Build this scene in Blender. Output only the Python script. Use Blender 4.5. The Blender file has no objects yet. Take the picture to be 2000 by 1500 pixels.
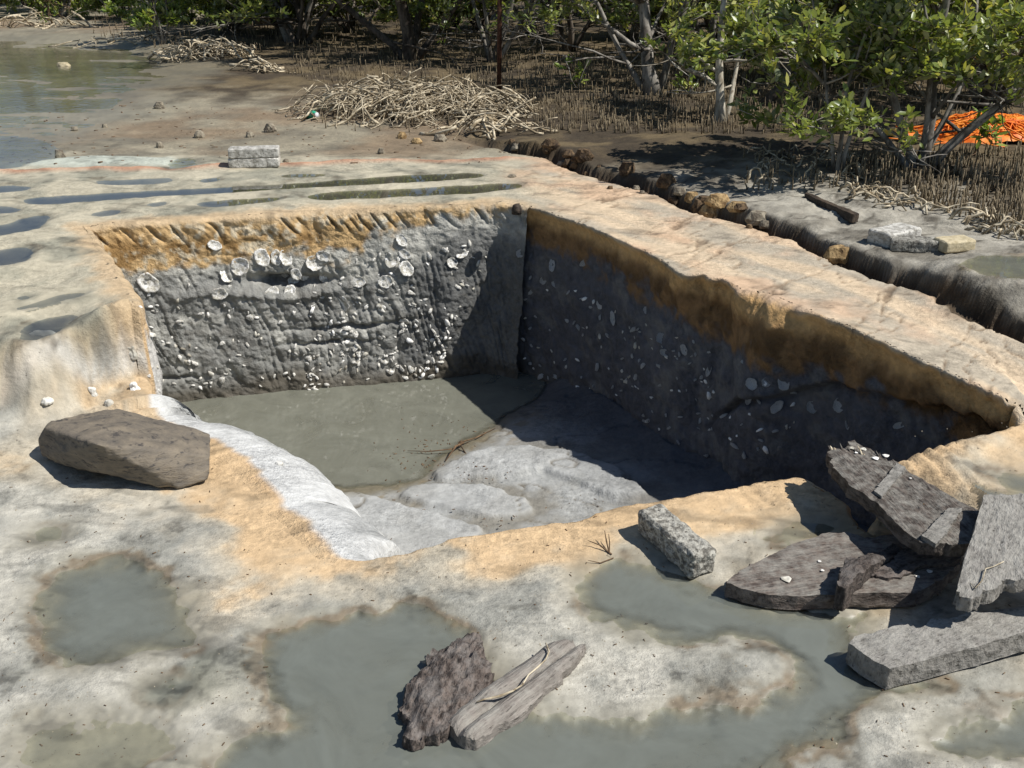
import bpy, bmesh, math, random
import numpy as np
from mathutils import Vector, Matrix, Euler
from mathutils.bvhtree import BVHTree
from mathutils import geometry as mgeo

scene = bpy.context.scene
COL = scene.collection

# ---------------------------------------------------------------- camera, sky, sun, exposure
FPX, PITCH, CAMZ = 1944.0, math.radians(24.5), 1.62
cam_d = bpy.data.cameras.new('camera'); cam = bpy.data.objects.new('camera', cam_d); COL.objects.link(cam)
cam.location = (0, 0, CAMZ); cam.rotation_euler = (math.radians(90) - PITCH, 0, 0)
cam_d.sensor_width = 36.0; cam_d.lens = 36.0 * FPX / 2000.0; cam_d.clip_start = 0.05; cam_d.clip_end = 2000.0
scene.camera = cam

SUN_EL = math.radians(52.5)
SUN_H = Vector((0.96, -0.28, 0)).normalized()                 # horizontal direction towards the sun
TO_SUN = Vector((SUN_H.x * math.cos(SUN_EL), SUN_H.y * math.cos(SUN_EL), math.sin(SUN_EL)))
world = bpy.data.worlds.new('World'); scene.world = world; world.use_nodes = True
wn = world.node_tree; wn.nodes.clear()
w_out = wn.nodes.new('ShaderNodeOutputWorld'); w_bg = wn.nodes.new('ShaderNodeBackground'); w_sky = wn.nodes.new('ShaderNodeTexSky')
w_sky.sky_type = 'NISHITA'; w_sky.sun_disc = False; w_sky.sun_elevation = SUN_EL
w_sky.sun_rotation = math.atan2(TO_SUN.x, TO_SUN.y)
w_sky.air_density = 1.0; w_sky.dust_density = 0.3; w_sky.ozone_density = 3.0
w_bg.inputs[1].default_value = 0.072
wn.links.new(w_sky.outputs[0], w_bg.inputs[0]); wn.links.new(w_bg.outputs[0], w_out.inputs[0])
sun_d = bpy.data.lights.new('sun', 'SUN'); sun = bpy.data.objects.new('sun', sun_d); COL.objects.link(sun)
sun_d.energy = 5.0; sun_d.angle = math.radians(0.53); sun_d.color = (1.0, 0.975, 0.935)
sun.rotation_euler = (-TO_SUN).to_track_quat('-Z', 'Y').to_euler(); sun.location = TO_SUN * 30
scene.view_settings.view_transform = 'Standard'; scene.view_settings.look = 'None'
scene.view_settings.exposure = 0.2; scene.view_settings.gamma = 1.0; scene.view_settings.use_curve_mapping = False
try:
    scene.cycles.max_bounces = 4; scene.cycles.diffuse_bounces = 2; scene.cycles.glossy_bounces = 2; scene.cycles.transparent_max_bounces = 8
except Exception: pass

# ---------------------------------------------------------------- helpers
_s, _c = math.sin(PITCH), math.cos(PITCH)
def U(px, py, z=0.0):
    """where the sight line of a photo pixel meets height z"""
    u = (px - 1000) / FPX; v = (py - 750) / FPX
    d = (u, _c - v * _s, -_s - v * _c); t = (z - CAMZ) / d[2]
    return np.array((d[0] * t, d[1] * t, z))
def ray(px, py):
    u = (px - 1000) / FPX; v = (py - 750) / FPX
    return Vector((u, _c - v * _s, -_s - v * _c)).normalized()
def Upoly(pts, z): return np.array([U(x, y, z)[:2] for x, y in pts])
def S(a, b, x):
    t = np.clip((np.asarray(x, float) - a) / (b - a), 0, 1); return t * t * (3 - 2 * t)
def lin(r, g, b):
    f = lambda c: (c / 255 / 12.92) if c / 255 <= 0.04045 else ((c / 255 + 0.055) / 1.055) ** 2.4
    return np.array((f(r), f(g), f(b)))
LIT = 1.10
def alb(r, g, b): return np.clip(lin(r, g, b) / LIT, 0.01, 0.85)

def _hash(ix, iy, iz, seed):
    h = (ix * 374761393 + iy * 668265263 + iz * 1440662683 + seed * 974711) & 0xffffffff
    h = ((h ^ (h >> 13)) * 1274126177) & 0xffffffff
    h = ((h ^ (h >> 16)) * 2246822519) & 0xffffffff
    return ((h ^ (h >> 15)) & 0xffffff) / float(0xffffff)
def vn3(x, y, z, seed=0):
    x, y, z = np.broadcast_arrays(np.asarray(x, float), np.asarray(y, float), np.asarray(z, float))
    fx, fy, fz = np.floor(x), np.floor(y), np.floor(z)
    ix, iy, iz = fx.astype(np.int64), fy.astype(np.int64), fz.astype(np.int64)
    tx, ty, tz = x - fx, y - fy, z - fz
    tx = tx * tx * (3 - 2 * tx); ty = ty * ty * (3 - 2 * ty); tz = tz * tz * (3 - 2 * tz)
    r = 0
    for dx in (0, 1):
        wx = tx if dx else 1 - tx
        for dy in (0, 1):
            wy = ty if dy else 1 - ty
            for dz in (0, 1):
                wz = tz if dz else 1 - tz
                r = r + wx * wy * wz * _hash(ix + dx, iy + dy, iz + dz, seed)
    return r
def vn2(x, y, seed=0):
    x = np.asarray(x, float); y = np.asarray(y, float)
    fx, fy = np.floor(x), np.floor(y); ix, iy = fx.astype(np.int64), fy.astype(np.int64)
    tx, ty = x - fx, y - fy; tx = tx * tx * (3 - 2 * tx); ty = ty * ty * (3 - 2 * ty)
    h = lambda a, b: _hash(ix + a, iy + b, 0 * ix, seed)
    return (h(0, 0) * (1 - tx) + h(1, 0) * tx) * (1 - ty) + (h(0, 1) * (1 - tx) + h(1, 1) * tx) * ty
def fb2(x, y, oct=4, seed=0, gain=0.5):
    a, t, r = 1.0, 0.0, 0.0
    for i in range(oct):
        r = r + a * vn2(x * 2 ** i + 17.3 * i, y * 2 ** i - 9.1 * i, seed + i); t += a; a *= gain
    return r / t
def fb3(x, y, z, oct=4, seed=0, gain=0.5):
    a, t, r = 1.0, 0.0, 0.0
    for i in range(oct):
        r = r + a * vn3(x * 2 ** i + 7.7 * i, y * 2 ** i - 3.1 * i, z * 2 ** i + 1.7 * i, seed + i); t += a; a *= gain
    return r / t

def inside_poly(x, y, P):
    r = np.zeros(x.shape, bool); n = len(P)
    for i in range(n):
        x0, y0 = P[i]; x1, y1 = P[(i + 1) % n]
        if y0 == y1: continue
        c = (y0 > y) != (y1 > y)
        r ^= c & (x < (x1 - x0) * (y - y0) / (y1 - y0) + x0)
    return r
def dist_line(x, y, P, closed=True, nearest=False):
    best = np.full(x.shape, 1e9); bx = np.zeros(x.shape); by = np.zeros(x.shape); n = len(P)
    for i in range(n if closed else n - 1):
        x0, y0 = P[i]; x1, y1 = P[(i + 1) % n]; dx, dy = x1 - x0, y1 - y0; L = dx * dx + dy * dy
        if L < 1e-14: continue
        t = np.clip(((x - x0) * dx + (y - y0) * dy) / L, 0, 1); qx = x0 + t * dx; qy = y0 + t * dy
        d = (x - qx) ** 2 + (y - qy) ** 2; m = d < best
        best = np.where(m, d, best)
        if nearest: bx = np.where(m, qx, bx); by = np.where(m, qy, by)
    best = np.sqrt(best)
    return (best, bx, by) if nearest else best
def sdist(x, y, P, margin=0.5):
    """signed distance to a polygon, positive inside; -margin where farther than that outside"""
    r = np.full(x.shape, -margin); lo = P.min(0) - margin; hi = P.max(0) + margin
    m = (x > lo[0]) & (x < hi[0]) & (y > lo[1]) & (y < hi[1])
    if m.any():
        xx, yy = x[m], y[m]; d = dist_line(xx, yy, P); r[m] = np.where(inside_poly(xx, yy, P), d, -d)
    return np.maximum(r, -margin)
def smooth_poly(P, it=2):
    P = np.array(P, float)
    for _ in range(it):
        Q = np.roll(P, -1, 0); P = np.stack([0.75 * P + 0.25 * Q, 0.25 * P + 0.75 * Q], 1).reshape(-1, 2)
    return P

def mesh_np(name, V, Fq, Ft=None, cols=None, attrs=None, smooth=True):
    """mesh from arrays: V (n,3), quads Fq (m,4), tris Ft (k,3), optional colour attribute and float attributes"""
    me = bpy.data.meshes.new(name)
    V = np.asarray(V, np.float32)
    faces = []; starts = []; tot = 0
    nq = 0 if Fq is None else len(Fq); nt = 0 if Ft is None else len(Ft)
    li = []
    if nq: li.append(np.asarray(Fq, np.int32).ravel())
    if nt: li.append(np.asarray(Ft, np.int32).ravel())
    loops = np.concatenate(li)
    st = np.concatenate([np.arange(nq, dtype=np.int32) * 4, nq * 4 + np.arange(nt, dtype=np.int32) * 3]).astype(np.int32)
    me.vertices.add(len(V)); me.vertices.foreach_set('co', V.ravel())
    me.loops.add(len(loops)); me.loops.foreach_set('vertex_index', loops)
    me.polygons.add(nq + nt); me.polygons.foreach_set('loop_start', st)
    try: me.polygons.foreach_set('loop_total', np.concatenate([np.full(nq, 4), np.full(nt, 3)]).astype(np.int32))
    except Exception: pass
    if smooth: me.polygons.foreach_set('use_smooth', np.ones(nq + nt, bool))
    me.update(calc_edges=True); me.validate()
    if cols is not None:
        a = me.attributes.new('Tint', 'FLOAT_COLOR', 'POINT')
        c = np.ones((len(V), 4), np.float32); c[:, :3] = cols; a.data.foreach_set('color', c.ravel())
    for k, v in (attrs or {}).items():
        a = me.attributes.new(k, 'FLOAT', 'POINT'); a.data.foreach_set('value', np.asarray(v, np.float32))
    return me
def obj(name, me, mat=None, parent=None):
    o = bpy.data.objects.new(name, me)
    if mat is not None and me is not None and len(me.materials) == 0: me.materials.append(mat)
    COL.objects.link(o)
    if parent: o.parent = parent
    return o
def tag(o, label=None, cat=None, group=None, kind=None):
    if label: o['label'] = label
    if cat: o['category'] = cat
    if group: o['group'] = group
    if kind: o['kind'] = kind
    return o
def empty(name, loc=(0, 0, 0), rot=(0, 0, 0)):
    o = bpy.data.objects.new(name, None); COL.objects.link(o); o.location = loc; o.rotation_euler = rot
    o.empty_display_size = 0.05
    return o

# ---------------------------------------------------------------- materials
def new_mat(name):
    m = bpy.data.materials.new(name); m.use_nodes = True
    nt = m.node_tree; b = nt.nodes['Principled BSDF']
    return m, nt, b
def N(nt, typ, **kw):
    n = nt.nodes.new(typ)
    for k, v in kw.items(): setattr(n, k, v)
    return n
def noise_node(nt, scale, detail=5, rough=0.55, vec=None, dist=0.0):
    n = N(nt, 'ShaderNodeTexNoise'); n.inputs['Scale'].default_value = scale; n.inputs['Detail'].default_value = detail
    n.inputs['Roughness'].default_value = rough; n.inputs['Distortion'].default_value = dist
    if vec is not None: nt.links.new(vec, n.inputs['Vector'])
    return n
def maprange(nt, sock, a, b, c, d):
    n = N(nt, 'ShaderNodeMapRange'); nt.links.new(sock, n.inputs[0])
    for i, v in enumerate((a, b, c, d)): n.inputs[1 + i].default_value = v
    return n.outputs[0]
def math_node(nt, op, a, b=None):
    n = N(nt, 'ShaderNodeMath', operation=op)
    for i, v in enumerate((a, b)):
        if v is None: continue
        if isinstance(v, (int, float)): n.inputs[i].default_value = v
        else: nt.links.new(v, n.inputs[i])
    return n.outputs[0]
def mixcol(nt, mode, fac, a, b):
    n = N(nt, 'ShaderNodeMix', data_type='RGBA', blend_type=mode)
    for k, v in ((0, fac), (6, a), (7, b)):
        if isinstance(v, (int, float)): n.inputs[k].default_value = v
        elif isinstance(v, (tuple, list, np.ndarray)): n.inputs[k].default_value = (*[float(q) for q in v[:3]], 1)
        else: nt.links.new(v, n.inputs[k])
    return n.outputs[2]
def mulgray(nt, col, val):
    c = N(nt, 'ShaderNodeCombineColor')
    for i in range(3): nt.links.new(val, c.inputs[i])
    return mixcol(nt, 'MULTIPLY', 1.0, col, c.outputs[0])
def bump(nt, b, h, strength, dist):
    n = N(nt, 'ShaderNodeBump'); n.inputs['Strength'].default_value = strength; n.inputs['Distance'].default_value = dist
    nt.links.new(h, n.inputs['Height']); nt.links.new(n.outputs[0], b.inputs['Normal'])

def earth_material(name, fine, coarse, bump_s, specks=True, grain=(1, 1, 1)):
    """soil whose tint and wetness come from attributes, with grain, specks and relief on top"""
    m, nt, b = new_mat(name)
    at = N(nt, 'ShaderNodeAttribute'); at.attribute_name = 'Tint'
    wt = N(nt, 'ShaderNodeAttribute'); wt.attribute_name = 'Wet'
    g = N(nt, 'ShaderNodeNewGeometry')
    mp = N(nt, 'ShaderNodeMapping'); mp.inputs['Scale'].default_value = grain; nt.links.new(g.outputs['Position'], mp.inputs[0])
    P = mp.outputs[0]
    n1 = noise_node(nt, coarse, 3, 0.7, P, 0.6); n2 = noise_node(nt, fine, 4, 0.72, P)
    dry = math_node(nt, 'SUBTRACT', 1.0, math_node(nt, 'MULTIPLY', wt.outputs['Fac'], 0.65))
    v = math_node(nt, 'MULTIPLY', maprange(nt, n1.outputs[0], 0.32, 0.68, -0.16, 0.12), dry)
    n5 = noise_node(nt, coarse * 0.35, 1, 0.5, P); dry2 = math_node(nt, 'MULTIPLY', dry, maprange(nt, n5.outputs[0], 0.35, 0.65, 0.45, 1.25))
    v2 = math_node(nt, 'MULTIPLY', maprange(nt, n2.outputs[0], 0.28, 0.72, -0.24, 0.22), dry2)
    v = math_node(nt, 'ADD', math_node(nt, 'ADD', 1.0, v), v2)
    c = mulgray(nt, at.outputs['Color'], v)
    if specks:
        sp = math_node(nt, 'MULTIPLY', maprange(nt, n2.outputs[0], 0.36, 0.31, 0.0, 1.0), maprange(nt, n1.outputs[0], 0.5, 0.62, 0.05, 0.8))
        c = mixcol(nt, 'MIX', sp, c, (0.07, 0.06, 0.045))
    nt.links.new(c, b.inputs['Base Color'])
    nt.links.new(maprange(nt, wt.outputs['Fac'], 0.0, 1.0, 0.92, 0.45), b.inputs['Roughness'])
    nt.links.new(maprange(nt, wt.outputs['Fac'], 0.0, 1.0, 0.3, 0.45), b.inputs['Specular IOR Level'])
    h = math_node(nt, 'MULTIPLY', math_node(nt, 'MULTIPLY', n2.outputs[0], dry2), maprange(nt, wt.outputs['Fac'], 0.0, 1.0, 1.0, 0.2))
    bump(nt, b, h, bump_s, 0.018)
    return m
M_GROUND = earth_material('mud_ground', 42, 7, 0.55, grain=(1, 1.25, 1))
M_WALL = earth_material('cut_clay', 48, 13, 0.9, specks=False)
M_FLOOR = earth_material('pit_clay', 45, 10, 0.5)

def water_material(name, murk, rough=0.02, ripple=0.0, veil=0.012, ior=1.34):
    """shallow water: Fresnel reflection over clear or silty water, the silt veil growing with real depth"""
    m, nt, b = new_mat(name); nt.nodes.remove(b); out = nt.nodes['Material Output']
    dp = N(nt, 'ShaderNodeAttribute'); dp.attribute_name = 'Depth'
    tr = N(nt, 'ShaderNodeBsdfTransparent'); tr.inputs[0].default_value = (0.93, 0.95, 0.93, 1)
    df = N(nt, 'ShaderNodeBsdfDiffuse'); df.inputs[0].default_value = (*murk, 1)
    gl = N(nt, 'ShaderNodeBsdfGlossy'); gl.inputs['Roughness'].default_value = rough; gl.inputs[0].default_value = (1, 1, 1, 1)
    fr = N(nt, 'ShaderNodeFresnel'); fr.inputs[0].default_value = ior
    m1 = N(nt, 'ShaderNodeMixShader'); m2 = N(nt, 'ShaderNodeMixShader')
    g = N(nt, 'ShaderNodeNewGeometry')
    nz = noise_node(nt, 4.0, 4, 0.7, g.outputs['Position'], 0.8)
    f = math_node(nt, 'MULTIPLY', maprange(nt, dp.outputs['Fac'], 0.0, veil, 0.0, 0.88), maprange(nt, nz.outputs[0], 0.32, 0.68, 0.72, 1.06))
    nt.links.new(f, m1.inputs[0]); nt.links.new(tr.outputs[0], m1.inputs[1]); nt.links.new(df.outputs[0], m1.inputs[2])
    nt.links.new(fr.outputs[0], m2.inputs[0]); nt.links.new(m1.outputs[0], m2.inputs[1]); nt.links.new(gl.outputs[0], m2.inputs[2])
    if ripple > 0:
        r = noise_node(nt, 14, 2, 0.5, g.outputs['Position']); bn = N(nt, 'ShaderNodeBump'); bn.inputs['Strength'].default_value = ripple; bn.inputs['Distance'].default_value = 0.01
        nt.links.new(r.outputs[0], bn.inputs['Height'])
        for s in (gl, fr): nt.links.new(bn.outputs[0], s.inputs['Normal'])
    nt.links.new(m2.outputs[0], out.inputs[0])
    return m
M_PUDDLE = water_material('silty_puddle', (0.168, 0.178, 0.152), 0.03, 0.02, 0.018)
M_CLEAR = water_material('clear_puddle', (0.05, 0.048, 0.04), 0.008, 0.01, 0.03, 1.6)
M_PITWATER = water_material('pit_water', (0.195, 0.195, 0.155), 0.04, 0.05)
M_TIDE = water_material('tidal_film', (0.10, 0.098, 0.08), 0.06, 0.35, 0.03)

# ================================================================ TERRAIN
ZU = 0.33
# pit rim, clockwise from the back left corner: photo pixel and height of each point
RIM_PX = [
 ('back', 158, 442, .33), ('back', 250, 432, .33), ('back', 400, 425, .33), ('back', 560, 414, .33), ('back', 720, 406, .33), ('back', 860, 400, .33), ('back', 960, 394, .33),
 ('right', 998, 396, .33), ('right', 1050, 406, .33), ('right', 1150, 440, .33), ('right', 1215, 468, .33), ('right', 1290, 505, .33), ('right', 1335, 535, .33),
 ('right', 1375, 532, .33), ('right', 1392, 544, .33), ('right', 1412, 540, .33), ('right', 1450, 566, .33), ('right', 1490, 570, .33), ('right', 1550, 592, .33), ('right', 1600, 612, .33),
 ('right', 1700, 655, .315), ('right', 1800, 702, .295), ('right', 1900, 746, .27), ('right', 1952, 770, .255),
 ('end', 1972, 778, .25), ('end', 1990, 800, .215), ('end', 2006, 832, .19),
 ('front', 1940, 848, .19), ('front', 1860, 872, .185), ('front', 1790, 890, .175), ('front', 1750, 905, .16), ('front', 1735, 950, .11), ('front', 1725, 1010, .06), ('front', 1715, 1060, .03),
 ('front', 1668, 1030, .02), ('front', 1650, 985, .02), ('front', 1600, 955, .02), ('front', 1562, 930, .02), ('front', 1500, 942, .02), ('front', 1430, 958, .01), ('front', 1340, 972, .01), ('front', 1230, 990, 0.0),
 ('front', 1130, 1018, 0.0), ('front', 1000, 1036, 0.0), ('front', 900, 1056, 0.0), ('front', 800, 1082, 0.0), ('front', 700, 1098, 0.0), ('front', 645, 1103, 0.0),
 ('slope', 620, 1090, 0.0), ('slope', 570, 1050, 0.0), ('slope', 520, 995, 0.0), ('slope', 470, 930, 0.0), ('slope', 435, 893, 0.0), ('slope', 390, 868, 0.0), ('slope', 330, 843, 0.0),
 ('left', 285, 826, -0.01), ('left', 268, 790, 0.05), ('left', 262, 590, .33), ('left', 215, 520, .33),
]
_pts = np.array([U(x, y, z)[:2] for _, x, y, z in RIM_PX]); _zz = np.array([r[3] for r in RIM_PX]); _side = [r[0] for r in RIM_PX]
# the foot of the left buttress is steep: keep it under its top
def resample():
    P, Z, SD = [], [], []
    n = len(_pts)
    for i in range(n):
        a, b = _pts[i], _pts[(i + 1) % n]; L = np.linalg.norm(b - a); k = max(1, int(L / 0.014))
        for j in range(k):
            t = j / k; P.append(a + (b - a) * t); Z.append(_zz[i] * (1 - t) + _zz[(i + 1) % n] * t); SD.append(_side[i])
    P = np.array(P); Z = np.array(Z); SD = np.array(SD)
    for _ in range(3):
        P = 0.25 * np.roll(P, 1, 0) + 0.5 * P + 0.25 * np.roll(P, -1, 0); Z = 0.25 * np.roll(Z, 1) + 0.5 * Z + 0.25 * np.roll(Z, -1)
    T = np.roll(P, -1, 0) - np.roll(P, 1, 0); T /= np.linalg.norm(T, axis=1)[:, None] + 1e-9
    n_in = np.stack([T[:, 1], -T[:, 0]], 1)                    # clockwise ring: inside is on the right hand
    w = (fb2(P[:, 0] * 9, P[:, 1] * 9, 3, 5) - 0.5) * np.where(SD == 'right', 0.014, 0.035) + (fb2(P[:, 0] * 30, P[:, 1] * 30, 2, 8) - 0.5) * 0.014
    P = P + n_in * w[:, None]
    T = np.roll(P, -4, 0) - np.roll(P, 4, 0); T /= np.linalg.norm(T, axis=1)[:, None] + 1e-9
    n_in = np.stack([T[:, 1], -T[:, 0]], 1)
    return P, Z, SD, n_in
RP, RZ, RS, RN = resample()
_area = 0.5 * np.sum(RP[:, 0] * np.roll(RP[:, 1], -1) - np.roll(RP[:, 0], -1) * RP[:, 1])
if _area > 0: RN = -RN

# puddles: (outline in photo pixels, ground height, depth, kind)
PUDDLES = [
 # lower level, silty
 ([(120,1112),(160,1096),(230,1090),(285,1102),(312,1128),(350,1157),(370,1187),(366,1215),(395,1245),(400,1266),(330,1272),(260,1272),(200,1296),(150,1305),(112,1295),(97,1260),(80,1220),(75,1170),(88,1132)], 0.0, .026, 's'),
 ([(520,1232),(600,1216),(650,1197),(740,1192),(792,1176),(830,1190),(880,1226),(930,1262),(960,1300),(1000,1352),(1050,1392),(1130,1410),(1250,1402),(1330,1378),(1440,1372),(1530,1352),(1566,1312),(1556,1286),(1510,1257),(1450,1246),(1380,1250),(1290,1240),(1200,1216),(1150,1190),(1130,1160),(1142,1122),(1180,1097),(1240,1092),(1300,1104),(1370,1142),(1430,1155),(1500,1182),(1600,1192),(1700,1192),(1690,1215),(1650,1250),(1670,1310),(1740,1342),(1850,1325),(1800,1340),(1720,1362),(1665,1400),(1620,1440),(1570,1480),(1500,1540),(1250,1560),(1000,1560),(880,1540),(700,1560),(420,1560),(400,1490),(450,1455),(560,1430),(575,1400),(535,1340),(512,1290)], 0.0, .035, 's'),
 ([(1800,1450),(1840,1432),(1900,1412),(1960,1382),(2000,1352),(2080,1340),(2150,1400),(2100,1490),(1950,1487),(1850,1476)], 0.0, .03, 's'),
 ([(1925,932),(1960,917),(2040,905),(2120,910),(2120,970),(2040,968),(1960,962)], .145, .02, 's'),
 ([(1505,1032),(1560,1012),(1630,1005),(1655,1020),(1690,1052),(1600,1067),(1520,1057)], .015, .015, 's'),
 ([(62,1040),(85,1028),(112,1032),(120,1045),(100,1056),(72,1054)], 0.0, .012, 's'),
 ([(290,1335),(330,1322),(365,1326),(360,1348),(310,1362),(288,1352)], 0.0, .012, 's'),
 ([(60,1420),(150,1400),(260,1412),(330,1440),(300,1480),(200,1560),(40,1560),(30,1480)], 0.0, .009, 's'),
 # upper level, clear
 ([(45,395),(52,385),(200,376),(420,365),(560,358),(650,351),(800,341),(925,335),(952,343),(900,350),(760,358),(640,364),(520,372),(400,379),(250,386),(120,396),(60,400)], ZU, .03, 'c'),
 ([(590,384),(640,391),(760,385),(900,378),(1000,369),(1027,361),(1000,355),(900,362),(760,369),(640,374)], ZU, .025, 'c'),
 ([(380,396),(430,390),(500,385),(548,384),(540,391),(480,399),(420,405),(385,403)], ZU, .025, 'c'),
 ([(172,419),(200,410),(240,407),(238,415),(205,421)], ZU, .02, 'c'),
 ([(281,398),(308,392),(330,393),(325,399),(300,403)], ZU, .02, 'c'),
 ([(0,440),(50,424),(88,418),(96,427),(72,446),(20,456),(-60,466),(-60,444)], ZU, .025, 'c'),
 ([(0,488),(40,479),(62,486),(66,500),(42,513),(0,519),(-60,522),(-60,494)], ZU, .025, 'c'),
 ([(20,599),(60,585),(110,572),(178,566),(168,576),(110,589),(60,603),(25,606)], .31, .02, 'c'),
 ([(30,579),(58,573),(63,581),(36,585)], .31, .012, 'c'),
 ([(42,651),(50,636),(80,622),(125,612),(157,614),(142,631),(116,649),(80,659),(55,663)], .29, .025, 'c'),
 ([(0,401),(40,405),(30,414),(-60,420),(-60,402)], ZU, .02, 'c'),
 ([(-40,363),(20,360),(66,366),(42,372),(-40,377)], ZU, .02, 'c'),
 ([(180,352),(235,350),(330,346),(345,352),(300,358),(200,361)], ZU, .010, 'c'),
 ([(385,350),(420,346),(432,351),(400,357)], ZU, .012, 'c'),
 ([(535,342),(580,338),(640,338),(630,344),(560,347)], ZU, .010, 'c'),
 ([(-120,262),(30,262),(110,282),(128,305),(60,318),(20,330),(-120,336)], .315, .012, 't'),
 ([(330,318),(352,305),(382,310),(388,322),(350,330),(325,330)], .32, .010, 't'),
 ([(1870,505),(1930,496),(2060,500),(2060,540),(1960,540),(1890,525)], .43, .010, 'y'),
]
PUD = []
for pts, z, dep, k in PUDDLES: PUD.append((smooth_poly(Upoly(pts, z), 2), z, dep, k))
TIDE = smooth_poly(Upoly([(-700,62),(-100,72),(60,80),(180,88),(250,100),(300,118),(330,135),(300,160),(230,175),(200,205),(140,235),(100,268),(40,262),(-150,275),(-600,280)], .30), 2)
BANK = np.array([U(x, y, ZU)[:2] for x, y in [(880,262),(985,283),(1060,300),(1130,330),(1220,352),(1300,384),(1380,412),(1450,428),(1505,446),(1560,462),(1600,482),(1680,516),(1740,540),(1820,566),(1900,592),(2000,627),(2150,680),(2500,800)]])

def base_height(x, y):
    zu = ZU - 0.07 * S(1.25, 2.0, -x) * S(4.3, 3.3, y)
    zu = zu - 0.08 * S(1.05, 1.6, x) * S(3.9, 2.95, y)
    zl = 0.19 * S(0.95, 1.4, x) * S(2.3, 2.75, y) + 0.07 * S(1.25, 2.0, -x) * S(2.6, 3.2, y)
    ys = np.interp(x, [-6, -2.6, -1.9, -1.55, -1.42, -1.2, 1.0, 1.3, 1.6, 1.75, 3.0], [2.6, 3.0, 3.24, 3.36, 3.50, 3.6, 3.15, 3.0, 2.87, 2.82, 2.4])
    w = np.interp(x, [-3, -1.9, -1.5, 1.4, 1.6, 2], [.30, .20, .09, .07, .07, .1])
    ys = ys + (fb2(x * 5, y * 5, 3, 21) - 0.5) * 0.10 * S(0.5, -0.5, x)
    m = S(-0.5, 0.5, (y - ys) / w)
    end = 0.035 * S(1.66, 1.70, x) * S(3.2, 3.0, y)
    z = zl + (zu - end - zl) * m
    return z, m
def bank_side(x, y):
    """signed distance to the eroded bank edge, positive on the mangrove side"""
    d = dist_line(x, y, BANK, closed=False)
    xb = np.interp(-y, -BANK[:, 1], BANK[:, 0])
    s = np.where(x > xb, d, -d)
    return np.where(y > BANK[0, 1], np.where(x > -0.5, np.maximum(x + 0.5, 0) + 0.1, -0.3), s)

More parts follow.
